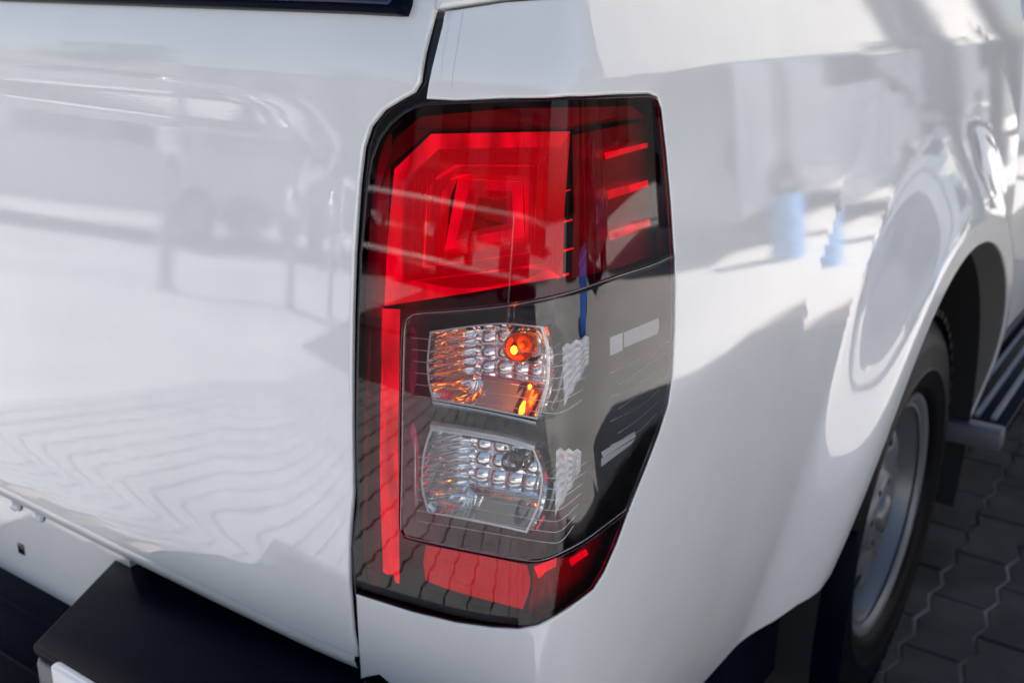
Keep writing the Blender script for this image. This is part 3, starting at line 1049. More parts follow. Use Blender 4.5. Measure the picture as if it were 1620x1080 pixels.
def side_plate(name, px, off):
    """faceted bright plate: rows of small ridges"""
    tl, tr, br, bl = px
    NU, NV = 18, 12
    vs, fs = [], []
    for j in range(NV + 1):
        for i in range(NU + 1):
            u, v = i / NU, j / NV
            x = (tl[0] * (1 - u) + tr[0] * u) * (1 - v) + (bl[0] * (1 - u) + br[0] * u) * v
            y = (tl[1] * (1 - u) + tr[1] * u) * (1 - v) + (bl[1] * (1 - u) + br[1] * u) * v
            y += 5 * (abs(((u * 3) % 1.0) - 0.5) - 0.25) * 2
            vs.append(P3(x, y, off - 0.0022 * (j % 2)))
    for j in range(NV):
        for i in range(NU):
            a = j * (NU + 1) + i
            fs.append((a, a + 1, a + NU + 2, a + NU + 1))
    me = mesh_from(name, vs, fs, False)
    return link(name, me, lamp, M['plate'])
side_plate('side_plate', [(889, 548), (932, 530), (932, 572), (893, 640)], -0.016)
side_plate('side_plate', [(880, 710), (920, 712), (918, 745), (878, 815)], -0.016)
thick('marker_louvre', [(965, 534), (975, 530), (985, 526), (985, 554), (975, 558.5), (965, 563)], -0.009, 0.008, M['bolt'])
thick('marker_louvre', densepx([(987, 526), (1042, 503), (1043, 518), (1040, 528), (987, 550)], 14), -0.011, 0.006, M['plate'])
thick('marker_louvre', densepx([(951, 715), (1004, 682), (1006, 690), (954, 723)], 14), -0.009, 0.008, M['bolt'])
thick('marker_louvre', densepx([(951, 725), (1005, 693), (999, 702), (951, 738)], 14), -0.012, 0.006, M['plate'])
# small upright ribs and chrome side strips
for x0 in (806, 814):
    tube('guide_tube', [P3(x0, 482, -0.012), P3(x0 - 1, 512, -0.012)], 0.0014, M['rib'], lamp, 8)
thick('side_strip', catmull([(650, 522), (657, 520), (660, 545), (660, 590), (652, 625), (648, 600), (651, 560)], 3), -0.014, 0.008, M['darkchrome'])
thick('side_strip', catmull([(652, 668), (660, 690), (664, 740), (660, 800), (655, 780), (656, 720), (650, 690)], 3), -0.014, 0.008, M['darkchrome'])
# fine ribs of the inner lens
def ribline(pts):
    tube('lens_rib', [P3(x, y, -0.0060) for x, y in catmull(pts, 5, False)], 0.00034, M['silver'], lamp, 4)
for k in range(6):
    d = k * 18.5
    ribline([(650 + k * 2, 534 + d), (720, 541 + d), (796, 550 + d), (861, 560 + d), (889, 559 + d), (931 - k * 2, 542 + d * .98)])
for k in range(7):
    d = k * 17.0
    ribline([(660 - (k > 3) * 0, 722 + d), (720, 731 + d), (790, 743 + d), (862, 755 + d), (888, 753 + d), (932 - k * 4, 728 + d)])
for k in range(7):
    d = k * 19
    ribline([(966 + (k % 2) * 12, 590 + d), (1010, 568 + d), (1056 - k * 3, 540 + d)])

# ---- rear bumper with step --------------------------------------------------
bumper_white = prism('rear_valance', [(-1.6, 0.497), (-0.60, 0.497), (-0.585, 0.497), (-0.585, 0.66), (-1.6, 0.66)], 'y', 0.012, 0.03, M['paint'], truck)
bumper = prism('bumper_step', [tuple(hz(190, 874, .598).xy), tuple(hz(50, 1019, .598).xy), (-0.03, -0.138), (0.005, -0.10), (-0.02, 0.02), (-0.2, 0.07), (-0.5, 0.07)], 'z', 0.585, 0.598, M['plastic'], truck, bev=0.004)
A, B = hz(190, 874, .598), hz(50, 1019, .598)
prism('bumper_face', [(A.x + 0.012, A.y), (B.x + 0.004, B.y + 0.001), (B.x + 0.012, B.y - 0.004), (-0.03, -0.143), (0.0, -0.10), (-0.03, 0.02), (-0.3, 0.03)], 'z', 0.545, 0.5845, M['stepgrey'], bumper, bev=0.005)  # black plastic like the step; light on face and skirt put into the grey
prism('bumper_skirt', [(A.x + 0.012, A.y), (B.x + 0.004, B.y + 0.003), (B.x + 0.012, B.y - 0.001), (-0.03, -0.140), (0.0, -0.10), (-0.03, 0.02), (-0.3, 0.03)], 'z', 0.40, 0.5430, M['stepgrey'], bumper, bev=0.004)
c = on_plane(84, 1046, (0, B.y - 0.006, 0), (0, 1, 0))
box('chrome_insert', (c.x + 0.22, B.y - 0.005, c.z - 0.05), (0.44, 0.012, 0.10), M['bolt'], bumper, 0.005, seg=3)
prism('centre_step', [(-0.165, 0.43), (-0.05, 0.44), (-0.03, 0.497), (0.02, 0.497), (0.02, 0.30), (-0.165, 0.30)], 'x', -1.10, A.x + 0.06, M['plastic'], bumper, bev=0.004)
prism('bumper_corner', [(-0.19, 0.0), (-0.175, -0.02), (0.0, -0.03), (0.03, 0.02), (0.03, 0.35), (-0.02, 0.36), (-0.10, 0.10)], 'z', 0.33, 0.470, M['plastic'], bumper, bev=0.004)
co = hz(571, 1082, 0.602)
prism('corner_pad', [tuple(hz(572, 1080, .604).xy), tuple(hz(585, 1062, .604).xy), tuple(hz(600, 1060, .604).xy), tuple(hz(655, 1077, .604).xy), (-0.06, -0.10), (-0.20, -0.10)], 'z', 0.590, 0.604, M['gloss'], bumper, bev=0.003)
for (x, y) in ((22, 800), (58, 817)):
    p = on_plane(x, y, (0, .006, 0), (0, 1, 0))
    o = lathe('bolt_cap', [(0.0001, -0.006), (0.005, -0.0055), (0.0072, -0.003), (0.0078, 0.004)], M['bolt'], bumper_white, 20, axis='y')
    o.location = (p.x, 0.009, p.z)
    o = lathe('bolt_seat', [(0.0072, -0.0012), (0.0086, -0.001), (0.0088, 0.002)], M['gloss'], bumper_white, 20, axis='y')
    o.location = (p.x, 0.0115, p.z)
p = on_plane(33, 868, (0, .011, 0), (0, 1, 0))
box('sensor_socket', (p.x, 0.0125, p.z), (0.014, 0.004, 0.015), M['gloss'], bumper_white, 0.001)

box('step_backing', (-0.40, 0.055, 0.60), (0.40, 0.05, 0.11), M['cavity'], bumper, 0.003)

# ---- wheel ------------------------------------------------------------------
def wheel(cy, xo, sgn=1):
    """outer face towards +x when sgn is 1"""
    w = lathe('wheel', [(0.196, -0.010), (0.214, -0.012), (0.222, -0.006), (0.220, -0.002), (0.208, -0.004), (0.198, -0.020), (0.188, -0.055), (0.182, -0.12)],
              M['rim'], truck, 72, axis='x')
    w.location = (xo, cy, 0.3712)
    if sgn < 0:
        w.rotation_euler = (0, 0, math.pi)
    prof = [(0.216, -0.014), (0.226, 0.002), (0.245, 0.011), (0.262, 0.0135), (0.266, 0.016), (0.272, 0.0135), (0.305, 0.013), (0.332, 0.006), (0.346, -0.003), (0.356, -0.010),
            (0.3665, -0.026), (0.3700, -0.050), (0.3705, -0.085), (0.363, -0.086), (0.363, -0.096), (0.3712, -0.097), (0.3712, -0.150), (0.364, -0.151), (0.364, -0.161), (0.3705, -0.162),
            (0.3700, -0.195), (0.3665, -0.220), (0.352, -0.238), (0.30, -0.25), (0.22, -0.235)]
    t = lathe('tyre', prof, M['rubber'], w, 96, axis='x')
    # tread blocks round the shoulder
    bm = bmesh.new()
    for k in range(60):
        a = 2 * math.pi * k / 60
        for xx, rr_, ln in ((-0.024, 0.368, 0.05), (-0.221, 0.368, 0.05)):
            rot = Matrix.Rotation(a, 3, 'X')
            c_ = rot @ Vector((xx, 0, rr_ - 0.002))
            bm_box(bm, c_, (ln, 0.024, 0.012), rot)
    me = bpy.data.meshes.new('tread')
    bm.to_mesh(me)
    bm.free()
    tr = link('tread', me, w, M['rubber'])
    tr['kind'] = 'stuff'
    # dish with slots, hub and nuts
    bm = bmesh.new()
    rings_ = [(0.186, -0.06), (0.172, -0.050), (0.150, -0.036), (0.118, -0.030), (0.095, -0.038), (0.078, -0.036), (0.070, -0.022), (0.030, -0.020), (0.0002, -0.020)]
    NS = 96
    grid = []
    for r_, h_ in rings_:
        grid.append([bm.verts.new((h_, r_ * math.cos(2 * math.pi * k / NS), r_ * math.sin(2 * math.pi * k / NS))) for k in range(NS)])
    for q in range(len(rings_) - 1):
        for k in range(NS):
            if q in (1, 2) and (k % 12) in (3, 4, 5, 6, 7, 8):
                if q == 1 or (k % 12) in (4, 5, 6, 7):
                    continue
            bm.faces.new((grid[q][k], grid[q + 1][k], grid[q + 1][(k + 1) % NS], grid[q][(k + 1) % NS]))
    bmesh.ops.recalc_face_normals(bm, faces=bm.faces[:])
    me = bpy.data.meshes.new('wheel_disc')
    bm.to_mesh(me)
    bm.free()
    me.polygons.foreach_set('use_smooth', [True] * len(me.polygons))
    d = link('wheel_disc', me, w, M['rim'])
    md = d.modifiers.new('solid', 'SOLIDIFY')
    md.thickness = 0.004
    lathe('hub_cap', [(0.0001, -0.008), (0.026, -0.009), (0.032, -0.014), (0.034, -0.022)], M['rim'], w, 32, axis='x')
    for k in range(6):
        a = 2 * math.pi * k / 6
        o = lathe('wheel_nut', [(0.0001, 0.006), (0.007, 0.004), (0.009, -0.012)], M['darkchrome'], w, 6, axis='x', loc=(-0.024, 0.055 * math.cos(a), 0.055 * math.sin(a)))
    bk = lathe('brake_drum', [(0.15, -0.10), (0.15, -0.18), (0.0001, -0.18)], M['cavity'], w, 32, axis='x')
    return w
wheel(1.145, -0.008)
# wheel arch liner, mud flap, inner lip
def arch_pts(r, n=40, a0=200, a1=-20):
    return [(WY + r * math.cos(R(a0 + (a1 - a0) * k / n)), WZ + r * math.sin(R(a0 + (a1 - a0) * k / n))) for k in range(n + 1)]
lo = arch_pts(0.475)
loft('arch_liner', [[Vector((0.02, y, z)) for y, z in lo], [Vector((-0.10, y, z)) for y, z in lo], [Vector((-0.42, y, z)) for y, z in lo]], M['cavity'], truck, smooth=True, closed=False)
prism('arch_wall', lo + [(WY + 0.5, 0.2), (WY - 0.5, 0.2)], 'x', -0.45, -0.42, M['cavity'], truck)
# returned metal flange of the arch, lit on its forward side
lip_o = [p for p in arc]
fl = []
ins = []
for k in range(9, 61):
    a = R(198 - 3.55 * k)
    p = skin(*arc[k])
    fl.append(p - Vector((0.004, 0, 0)))
    ins.append(Vector((p.x - 0.055, WY + (AR - 0.004) * math.cos(a), WZ + (AR - 0.004) * math.sin(a))))
m, nt, b = mat_base('arch_primer', (0.16, 0.155, 0.15), 0.6)
loft('arch_flange', [fl, ins], m, truck, smooth=True, closed=False)
box('mud_flap', (-0.095, 0.735, 0.32), (0.27, 0.014, 0.42), M['plastic'], truck, 0.004)
box('sill_skirt', (-0.10, 0.50, 0.40), (0.14, 0.46, 0.16), M['plastic'], truck, 0.01)

# ---- side step ----------------------------------------------------------------
st = box('side_step', (0.0, 2.64, 0.385), (0.17, 2.06, 0.03), M['plastic'], truck, 0.008)
for k in range(5):
    box('tread_rib', (-0.075 + k * 0.0325, 0.01, 0.0195), (0.011, 2.0, 0.011), M['ribgrey'], st, 0.003)
box('end_cap', (0.0, -1.045, 0.0), (0.176, 0.05, 0.046), M['stepgrey'], st, 0.008)

# ---- rest of the truck -----------------------------------------------------------
W = -1.80
box('bed_floor', (-0.90, 0.88, 0.80), (1.60, 1.60, 0.02), M['plastic'], truck, 0.003)
box('bed_inner_wall', (-0.12, 0.90, 1.02), (0.02, 1.55, 0.46), M['paint'], truck, 0.003)
box('bed_inner_wall', (-1.68, 0.90, 1.02), (0.02, 1.55, 0.46), M['paint'], truck, 0.003)
box('bed_front_wall', (-0.90, 1.655, 1.02), (1.64, 0.02, 0.50), M['paint'], truck, 0.003)
prism('bed_far_side', [(0.04, 0.50), (0.03, 1.27), (1.66, 1.27), (1.66, 0.50), (1.60, 0.50), (1.55, 0.72), (1.35, 0.86), (0.92, 0.86), (0.70, 0.72), (0.62, 0.50)], 'x', -1.80, -1.70, M['paint'], truck, bev=0.01)
prism('cab', [(1.685, 0.45), (1.685, 1.18), (1.78, 1.24), (1.92, 1.78), (2.20, 1.83), (2.95, 1.82), (3.60, 1.28), (4.10, 1.20), (4.50, 1.08), (4.75, 0.90), (4.82, 0.55), (4.60, 0.42)], 'x', -1.77, -0.022, M['paint'], truck, bev=0.02)
prism('side_window', [(1.90, 1.24), (2.02, 1.68), (2.90, 1.70), (3.35, 1.28)], 'x', -0.03, -0.018, M['glass'], truck)
box('door_handle', (-0.012, 2.25, 1.08), (0.03, 0.2, 0.03), M['paint'], truck, 0.008)
prism('rear_window', [(-1.5, 1.28), (-0.28, 1.28), (-0.36, 1.68), (-1.42, 1.68)], 'y', 1.74, 1.78, M['glass'], truck)
wheel(1.12, -1.79, -1)
wheel(4.05, -0.03)
wheel(4.05, -1.77, -1)
box('chassis_frame', (-0.9, 2.2, 0.50), (0.9, 4.0, 0.14), M['cavity'], truck, 0.01)

# ================================================================== ground
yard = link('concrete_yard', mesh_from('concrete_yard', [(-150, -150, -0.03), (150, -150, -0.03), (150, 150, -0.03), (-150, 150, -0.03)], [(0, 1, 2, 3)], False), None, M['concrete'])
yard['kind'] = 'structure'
lit_yard = link('sunlit_yard', mesh_from('sunlit_yard', [(1.6, -14, -0.024), (30, -14, -0.024), (30, 26, -0.024), (1.6, 26, -0.024)], [(0, 1, 2, 3)], False), None, M['lit_yard'])  # brighter sheet of yard, sunlight painted in to strengthen its reflection
lit_yard['kind'] = 'structure'
m, nt, b = mat_base('dark_ground', (0.045, 0.045, 0.047), 0.9)
noise_mix(nt, b, (0.035, 0.035, 0.037), (0.06, 0.06, 0.062), 2.0, 8)
bump(nt, b, 200.0, 0.6, 0.003)
dark_patch = link('lens_dark_ground', mesh_from('lens_dark_ground', [(-4.4, -13.5, -0.019), (1.4, -13.5, -0.019), (1.4, -3.25, -0.019), (-3.2, -3.25, -0.019)], [(0, 1, 2, 3)], False), None, m)  # unseen dark ground, added to darken the reflection in the lens
dark_patch['kind'] = 'structure'
PX0, PX1, PY0, PY1 = -2.0, 1.6, -0.62, 9.0
paving = box('paving', ((PX0 + PX1) / 2, (PY0 + PY1) / 2, -0.020), (PX1 - PX0, PY1 - PY0, 0.028), M['sand'], None, 0.0)
paving['kind'] = 'structure'
PW, PL, ZA = 0.118, 0.232, 0.014
def paver_outline(g):
    # zigzag long sides (along y), interlocking
    out = []
    ys = [0, .25, .5, .75, 1.0]
    xs = [0, 1, 0, 1, 0]
    for y, x in zip(ys, xs):
        out.append((g + (x - 0.5) * ZA, g + y * (PL - 2 * g)))
    for y, x in zip(ys[::-1], xs[::-1]):
        out.append((PW - g + (x - 0.5) * ZA, g + y * (PL - 2 * g)))
    return out
def paver_geo(dz=0.0, ox=0.0, oy=0.0, vs=None, fs=None):
    vs = [] if vs is None else vs
    fs = [] if fs is None else fs
    b0 = len(vs)
    o1 = paver_outline(0.0065)
    o2 = paver_outline(0.0035)
    n = len(o1)
    for x, y in o1:
        vs.append((x + ox, y + oy, 0.0 + dz))
    for x, y in o2:
        vs.append((x + ox, y + oy, -0.0035 + dz))
    for x, y in o2:
        vs.append((x + ox, y + oy, -0.02))
    fs.append(tuple(b0 + i for i in range(n))[::-1])
    for i in range(n):
        j = (i + 1) % n
        fs.append((b0 + i, b0 + j, b0 + n + j, b0 + n + i))
        fs.append((b0 + n + i, b0 + n + j, b0 + 2 * n + j, b0 + 2 * n + i))
    return vs, fs
v0, f0 = paver_geo()
paver_me = mesh_from('paver', v0, f0, False)
paver_me.materials.append(M['paver'])
cells = []
nx = int((PX1 - PX0) / PW)
ny = int((PY1 - PY0) / PL)
for i in range(nx):
    for j in range(ny):
        x = PX0 + i * PW
        y = PY0 + j * PL + (PL / 2 if i % 2 else 0.0)
        if y + PL > PY1:
            continue
        cx_, cy_ = x + PW / 2, y + PL / 2
        c_ = ROT.transposed() @ (Vector((cx_, cy_, 0)) - CAM)
        vis = False
        if -c_.z > 0.1:
            px, py = 810 + F_PX * c_.x / -c_.z, 540 - F_PX * c_.y / -c_.z
            vis = 1300 < px < 1700 and 400 < py < 1150
        d = math.hypot(cx_ - CAM.x, cy_ - CAM.y)
        cells.append((0 if vis else 1, d, x, y))
cells.sort()
vs, fs = [], []
rr_ = random.Random(3)
for k, (vis, d, x, y) in enumerate(cells):
    dz = rr_.uniform(-0.0018, 0.0018)
    if k < 290:
        o = bpy.data.objects.new('paver', paver_me)
        COL.objects.link(o)
        o.parent = paving
        o.location = (x - paving.location.x, y - paving.location.y, dz - paving.location.z)
    else:
        paver_geo(dz, x, y, vs, fs)
o = link('paver_field', mesh_from('paver_field', vs, fs, False), paving, M['paver'])
o.location = -paving.location
o['kind'] = 'stuff'


# ================================================================== what stands around (seen mirrored in the paint and the lamp)
def car_paint(name, col):
    m, nt, b = mat_base(name, col, 0.4, coat=1.0)
    return m
CP = {'silver': car_paint('silver_paint', (0.45, 0.46, 0.48)), 'white': car_paint('plain_white_paint', (0.75, 0.75, 0.74)), 'dark': car_paint('dark_blue_paint', (0.02, 0.03, 0.06)),
      'red': car_paint('maroon_paint', (0.20, 0.02, 0.02)), 'grey': car_paint('grey_blue_paint', (0.12, 0.14, 0.17))}
def parked(label, loc, rz, col, van=False, group='vehicles parked around the yard'):
    t = thing('parked_van' if van else 'parked_car', label, 'van' if van else 'car', loc, group, rz)
    # the nose points to local +y
    if van:
        pr = [(-2.3, 0.3), (-2.35, 0.9), (-2.28, 1.9), (-2.1, 1.98), (1.0, 1.98), (1.7, 1.15), (2.25, 1.0), (2.35, 0.6), (2.3, 0.3)]
        gl = [(-0.2, 1.15), (-0.2, 1.75), (0.95, 1.75), (1.45, 1.15)]
        rg = [(-0.75, 1.2), (0.75, 1.2), (0.68, 1.75), (-0.68, 1.75)]
    else:
        pr = [(-2.15, 0.3), (-2.2, 0.75), (-2.1, 0.98), (-1.5, 1.05), (-1.0, 1.42), (0.3, 1.45), (1.0, 1.02), (1.9, 0.85), (2.2, 0.65), (2.15, 0.3)]
        gl = [(-1.25, 1.02), (-0.92, 1.36), (0.28, 1.38), (0.78, 1.02)]
    body = prism('body', pr, 'x', -0.88, 0.88, col, t, bev=0.06)
    for sx in (-1, 1):
        prism('side_glass', gl, 'x', sx * 0.868 - 0.015, sx * 0.868 + 0.015, M['glass'], t)
        for yy in (-1.35, 1.4):
            w = lathe('wheel', [(0.0001, 0.09), (0.2, 0.1), (0.21, 0.1), (0.3, 0.11), (0.325, 0.08), (0.33, -0.08), (0.2, -0.1)], M['rubber'], t, 28, axis='x', loc=(sx * 0.80, yy, 0.33))
            if sx < 0:
                w.rotation_euler = (0, 0, math.pi)
            lathe('rim', [(0.0001, 0.10), (0.10, 0.108), (0.2, 0.112)], M['rim'], w, 24, axis='x')
        box('headlight', (sx * 0.68, 2.17 if not van else 2.27, 0.68), (0.32, 0.10, 0.14), M['chrome'], t, 0.03)
        box('rear_light' if not van else 'rear_lamp_cover', (sx * 0.76, -2.19 if not van else -2.33, 0.80), (0.14, 0.06, 0.26), M['redfacet'] if not van else M['plastic'], t, 0.01)
    if van:
        prism('rear_glass', rg, 'y', -2.34, -2.28, M['glass'], t)
        prism('windscreen', [(-0.72, 0.0), (0.72, 0.0), (0.66, 0.85), (-0.66, 0.85)], 'y', 0.0, 0.02, M['glass'], t)
        t.children[-1].location = (0, 1.62, 1.2)
        t.children[-1].rotation_euler = (R(40), 0, 0)
    else:
        for (yy, zz, an) in ((0.93, 1.03, 57), (-1.46, 1.06, -51)):
            o = prism('windscreen', [(-0.70, 0.0), (0.70, 0.0), (0.62, 0.58), (-0.62, 0.58)], 'y', -0.012, 0.012, M['glass'], t)
            o.location = (0, yy + 0.05 * (1 if yy > 0 else -1), zz)
            o.rotation_euler = (R(an), 0, 0)
    return t
parked('grey blue panel van parked ahead to the right, its shaded rear mirrored beside the lamp', (3.75, 8.4, -0.03), 0, CP['grey'], True)
parked('dark blue car parked further ahead, mirrored in the rear wing', (5.0, 13.5, -0.03), R(20), CP['dark'])
parked('white van parked across the far end, mirrored in the rear wing', (2.9, 17.5, -0.03), R(90), CP['white'], True)
parked('dark blue car parked across the yard from the lamp', (8.8, 4.0, -0.03), R(75), CP['dark'])
parked('white car parked behind the tailgate to the left', (-9.6, -6.6, -0.03), R(40), CP['white'])
parked('silver car parked in the middle behind the tailgate', (-7.3, -9.6, -0.03), R(15), CP['silver'])
parked('maroon car parked straight behind the tailgate', (-4.2, -11.0, -0.03), R(5), CP['red'])
parked('dark car parked at the end of the row behind the tailgate', (-0.8, -11.6, -0.03), R(-5), CP['dark'])

def building(label, loc, size, col, cols, rows, rz=0.0):
    t = thing('building', label, 'building', loc, None, rz)
    m, nt, b = mat_base('render_' + label.split()[0], col, 0.85)
    noise_mix(nt, b, tuple(c * 0.85 for c in col), col, 0.6, 6)
    sx, sy, szz = size
    wl = box('wall', (0, 0, szz / 2), size, m, t, 0.02)
    box('roof', (0, 0, szz + 0.1), (sx + 0.6, sy + 0.6, 0.2), M['sealer'], t, 0.02)
    for r in range(1 if rows > 3 else rows):
        for c in range(cols):
            z = szz * (r + 0.55) / rows
            w, h = sx / cols * 0.55, szz / rows * 0.5
            f = box('window', (-sx / 2 + sx * (c + 0.5) / cols, -sy / 2 - 0.02, z), (w, 0.08, h), M['plastic'], t, 0.01)
            box('pane', (0, -0.045, 0), (w - 0.12, 0.02, h - 0.12), M['glass'], f, 0.0)
            w2 = sy / cols * 0.55
            f = box('window', (-sx / 2 - 0.02, -sy / 2 + sy * (c + 0.5) / cols, z), (0.08, w2, h), M['plastic'], t, 0.01)
            box('pane', (-0.045, 0, 0), (0.02, w2 - 0.12, h - 0.12), M['glass'], f, 0.0)
    return t
building('beige tall building added beyond the yard to brighten the mirrored bed side, one row of dark windows', (19.5, 50.0, -0.03), (8, 74, 15), (0.36, 0.345, 0.32), 14, 4)  # unseen building, added as a bright surface for the shoulder to mirror
building('dark long workshop across the yard on the right, shade of its open front in the colour', (15.5, 7.5, -0.03), (6, 30, 3.4), (0.035, 0.030, 0.028), 4, 1)  # near-black walls stand for a shaded interior, keeping the lens reflection dark
building('dark brown store building behind the row of parked cars', (-10.0, -26.0, -0.03), (34, 6, 4.2), (0.07, 0.06, 0.06), 8, 1, R(180))
# steel posts of a carport on the right
m, nt, b = mat_base('dark_steel', (0.03, 0.03, 0.035), 0.5)
cpst = thing('carport', 'open carport with dark steel posts and a thin roof across the yard', 'carport', (0, 0, -0.03))
for (x, y) in ((7.2, 1.7), (7.2, 5.2), (11.0, 1.7), (11.0, 5.2), (4.6, 19.0), (4.6, 23.0)):
    box('post', (x, y, 1.6), (0.16, 0.16, 3.2), m, cpst, 0.01)
box('roof', (9.1, 3.45, 3.25), (4.4, 4.2, 0.12), m, cpst, 0.01)
mb, nt, b = mat_base('blue_plastic', (0.12, 0.30, 0.62), 0.4)
mb.name = 'blue_plastic_light'
t = thing('water_barrel', 'small light blue plastic barrel behind the corner of the grey van', 'barrel', (2.40, 6.0, -0.03))
t.scale = (0.42, 0.42, 0.55)
lathe('drum', [(0.0001, 0.0), (0.27, 0.0), (0.29, 0.03), (0.29, 0.3), (0.30, 0.32), (0.29, 0.34), (0.29, 0.6), (0.30, 0.62), (0.29, 0.64), (0.28, 0.9), (0.0001, 0.92)], mb, t, 32, axis='z')
lathe('lid', [(0.0001, 0.96), (0.2, 0.96), (0.21, 0.9)], M['plastic'], t, 24, axis='z')
mb2, nt, b = mat_base('blue_steel', (0.01, 0.13, 0.60), 0.45)
t = thing('waste_skip', 'low blue steel waste skip standing across from the tail lamp', 'skip', (6.3, 0.75, -0.03))
prism('skip_body', [(-0.75, 0.62), (-0.45, 0.08), (0.45, 0.08), (0.75, 0.62)], 'x', -0.55, 0.55, mb2, t, bev=0.01)
for k in (-1, 1):
    box('skid', (k * 0.4, 0, 0.04), (0.08, 0.8, 0.08), mb2, t, 0.005)
box('rim', (0, 0, 0.635), (1.16, 1.56, 0.04), mb2, t, 0.008)
# bollards with polished domes, added for sun glints in the tailgate
m_post, nt, b = mat_base('bollard_grey', (0.25, 0.25, 0.26), 0.6)
mst, nt, b = mat_base('polished_steel', (0.85, 0.85, 0.86), 0.20, metal=1.0)
for (x, y, h, lab) in ((-5.0, -3.9, 1.22, 'tallest added grey bollard, its polished dome makes a sun glint in the tailgate'), (-4.35, -4.25, 0.92, 'middle added grey bollard, its polished dome makes a sun glint in the tailgate'), (-3.7, -4.75, 0.96, 'added grey bollard nearest the corner of the truck, polished dome for a sun glint')):
    t = thing('bollard', lab, 'bollard', (x, y, -0.03), 'bollards added for sun glints')
    lathe('post', [(0.055, 0.0), (0.055, h - 0.20), (0.03, h - 0.19)], m_post, t, 32, axis='z')
    lathe('dome', [(0.11 * math.sin(R(a_)) + 0.0001, h - 0.11 - 0.11 * math.cos(R(a_))) for a_ in range(15, 181, 11)], mst, t, 32, axis='z')
    lathe('collar', [(0.11, 0.0), (0.11, 0.015), (0.075, 0.03), (0.07, 0.03)], mst, t, 32, axis='z')
# trees beyond the yard
ml, nt, b = mat_base('leaf_green', (0.05, 0.08, 0.03), 0.7)
mt_, nt, b = mat_base('bark', (0.10, 0.075, 0.05), 0.9)
def tree(x, y, h, lab):
    t = thing('tree', lab, 'tree', (x, y, -0.03), 'trees beyond the yard')
    lathe('trunk', [(0.16 * h / 5, 0), (0.11 * h / 5, h * 0.3), (0.07 * h / 5, h * 0.6), (0.0001, h * 0.85)], mt_, t, 12, axis='z')
    rg_ = random.Random(int(x * 7 + y))
    vs, fs = [], []
    cl = [(rg_.gauss(0, h * 0.13), rg_.gauss(0, h * 0.13), h * rg_.uniform(0.4, 0.95), h * rg_.uniform(0.08, 0.16)) for _ in range(26)]
    for cx_, cy_, cz_, cr in cl:
        for _ in range(90):
            d = Vector((rg_.gauss(0, 1), rg_.gauss(0, 1), rg_.gauss(0, 1))).normalized() * cr * rg_.uniform(0.5, 1.1)
            c_ = Vector((cx_, cy_, cz_)) + d
            a = Vector((rg_.gauss(0, 1), rg_.gauss(0, 1), rg_.gauss(0, 1))).normalized()
            b_ = a.orthogonal().normalized()
            q = 0.10 * h / 5
            k = len(vs)
            vs += [c_ + a * q, c_ + b_ * q * .6, c_ - a * q, c_ - b_ * q * .6]
            fs.append((k, k + 1, k + 2, k + 3))
    link('crown', mesh_from('crown', vs, fs, False), t, ml)
for i, (x, y, r_, lab) in enumerate(((1.62, 7.6, 0.16, 'nearest dark steel lamp post ahead of the truck'), (2.55, 10.2, 0.15, 'second dark steel lamp post ahead of the truck'), (1.75, 11.5, 0.17, 'farthest dark steel lamp post ahead of the truck'))):
    t = thing('lamp_post', lab, 'lamp post', (x, y, -0.03), 'lamp posts')
    lathe('pole', [(r_ * 1.6, 0), (r_ * 1.6, 0.3), (r_, 0.34), (r_ * 0.7, 4.6), (0.0001, 4.6)], m, t, 20, axis='z')
    box('lamp_head', (0.3, 0, 4.65), (0.8, 0.22, 0.1), m, t, 0.03)
t = thing('pipe_rack', 'low rack of white pipes standing ahead of the grey van', 'rack', (2.0, 9.2, -0.03))
for k in range(4):
    tube('pipe', [(-0.5, -0.5 + k * .1, 0.25 + k * 0.2), (0.7, 0.5 + k * .1, 0.25 + k * 0.2)], 0.035, M['bolt'], t, 10)
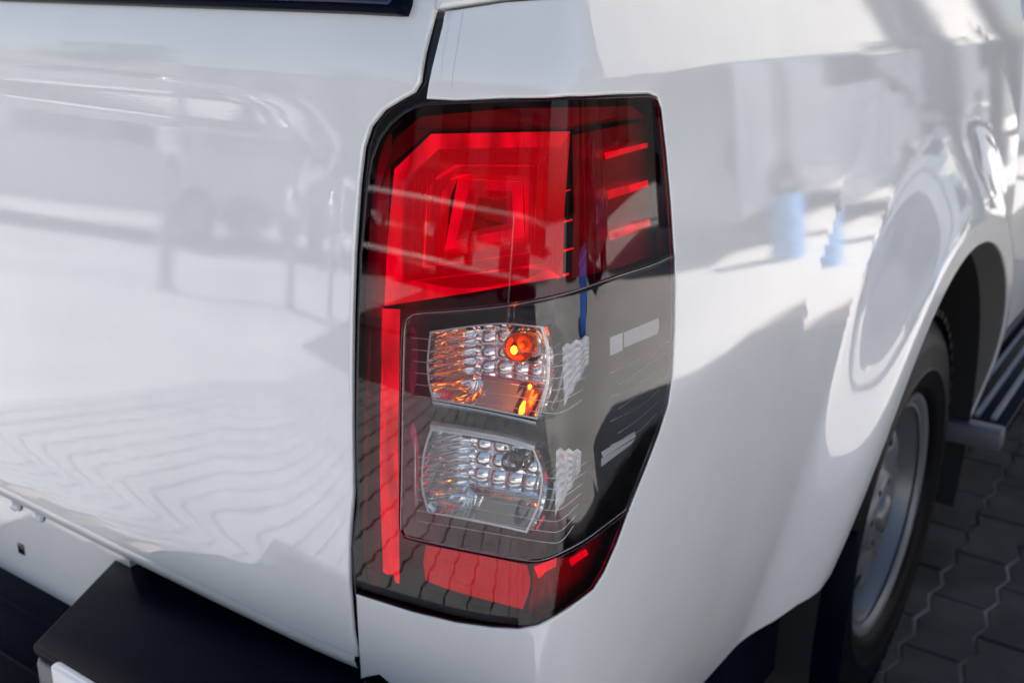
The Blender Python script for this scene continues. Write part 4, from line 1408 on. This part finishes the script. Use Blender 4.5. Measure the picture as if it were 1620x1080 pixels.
for k in (-0.45, 0.62):
    box('rack_post', (k, k * .8, 0.5), (0.06, 0.06, 1.0), m, t, 0.005)
rail = thing('railing', 'white two bar pipe railing added behind the tailgate for bright lines in the lens', 'railing', (0, 0, -0.03))  # unseen, added to draw white reflected lines across the lamp
for zz in (1.02, 0.55):
    tube('bar', [(-4.5, -6.3, zz), (-1.0, -6.6, zz), (3.0, -6.9, zz)], 0.022, M['bolt'], rail, 10)
for i in range(3):
    t_ = i / 2
    q_ = Vector((-4.5, -6.3, 0)).lerp(Vector((3.0, -6.9, 0)), t_)
    tube('upright', [(q_.x, q_.y, 0), (q_.x, q_.y, 1.02)], 0.022, M['bolt'], rail, 10)
for x, y, h, lab in ((6.5, 24, 4.0, 'small tree standing before the beige tall building'), (1.6, 33, 6.0, 'taller tree left of the beige tall building'), (-19, -14, 6, 'tree at the left behind the parked cars'), (-13, -19, 5, 'second tree behind the parked cars'), (20, 11, 6, 'tree right of the workshop')):
    tree(x, y, h, lab)

m, nt, b = mat_base('sunlit_paver', (0.5, 0.48, 0.45), 0.85)  # same pavers as beside the truck, sunlight put into their colour
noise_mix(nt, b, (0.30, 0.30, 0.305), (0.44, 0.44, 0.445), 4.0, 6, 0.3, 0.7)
M['sunlitpaver'] = m
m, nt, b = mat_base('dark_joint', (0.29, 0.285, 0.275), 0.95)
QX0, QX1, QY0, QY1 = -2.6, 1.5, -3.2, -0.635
pale = box('sunlit_paving', ((QX0 + QX1) / 2, (QY0 + QY1) / 2, -0.0205), (QX1 - QX0, QY1 - QY0, 0.028), m, None, 0.0)
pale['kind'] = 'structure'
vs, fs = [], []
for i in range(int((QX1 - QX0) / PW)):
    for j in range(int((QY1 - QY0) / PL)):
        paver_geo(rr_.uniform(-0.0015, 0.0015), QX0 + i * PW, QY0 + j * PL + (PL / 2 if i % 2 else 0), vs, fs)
o = link('paver_field', mesh_from('paver_field', vs, fs, False), pale, M['sunlitpaver'])
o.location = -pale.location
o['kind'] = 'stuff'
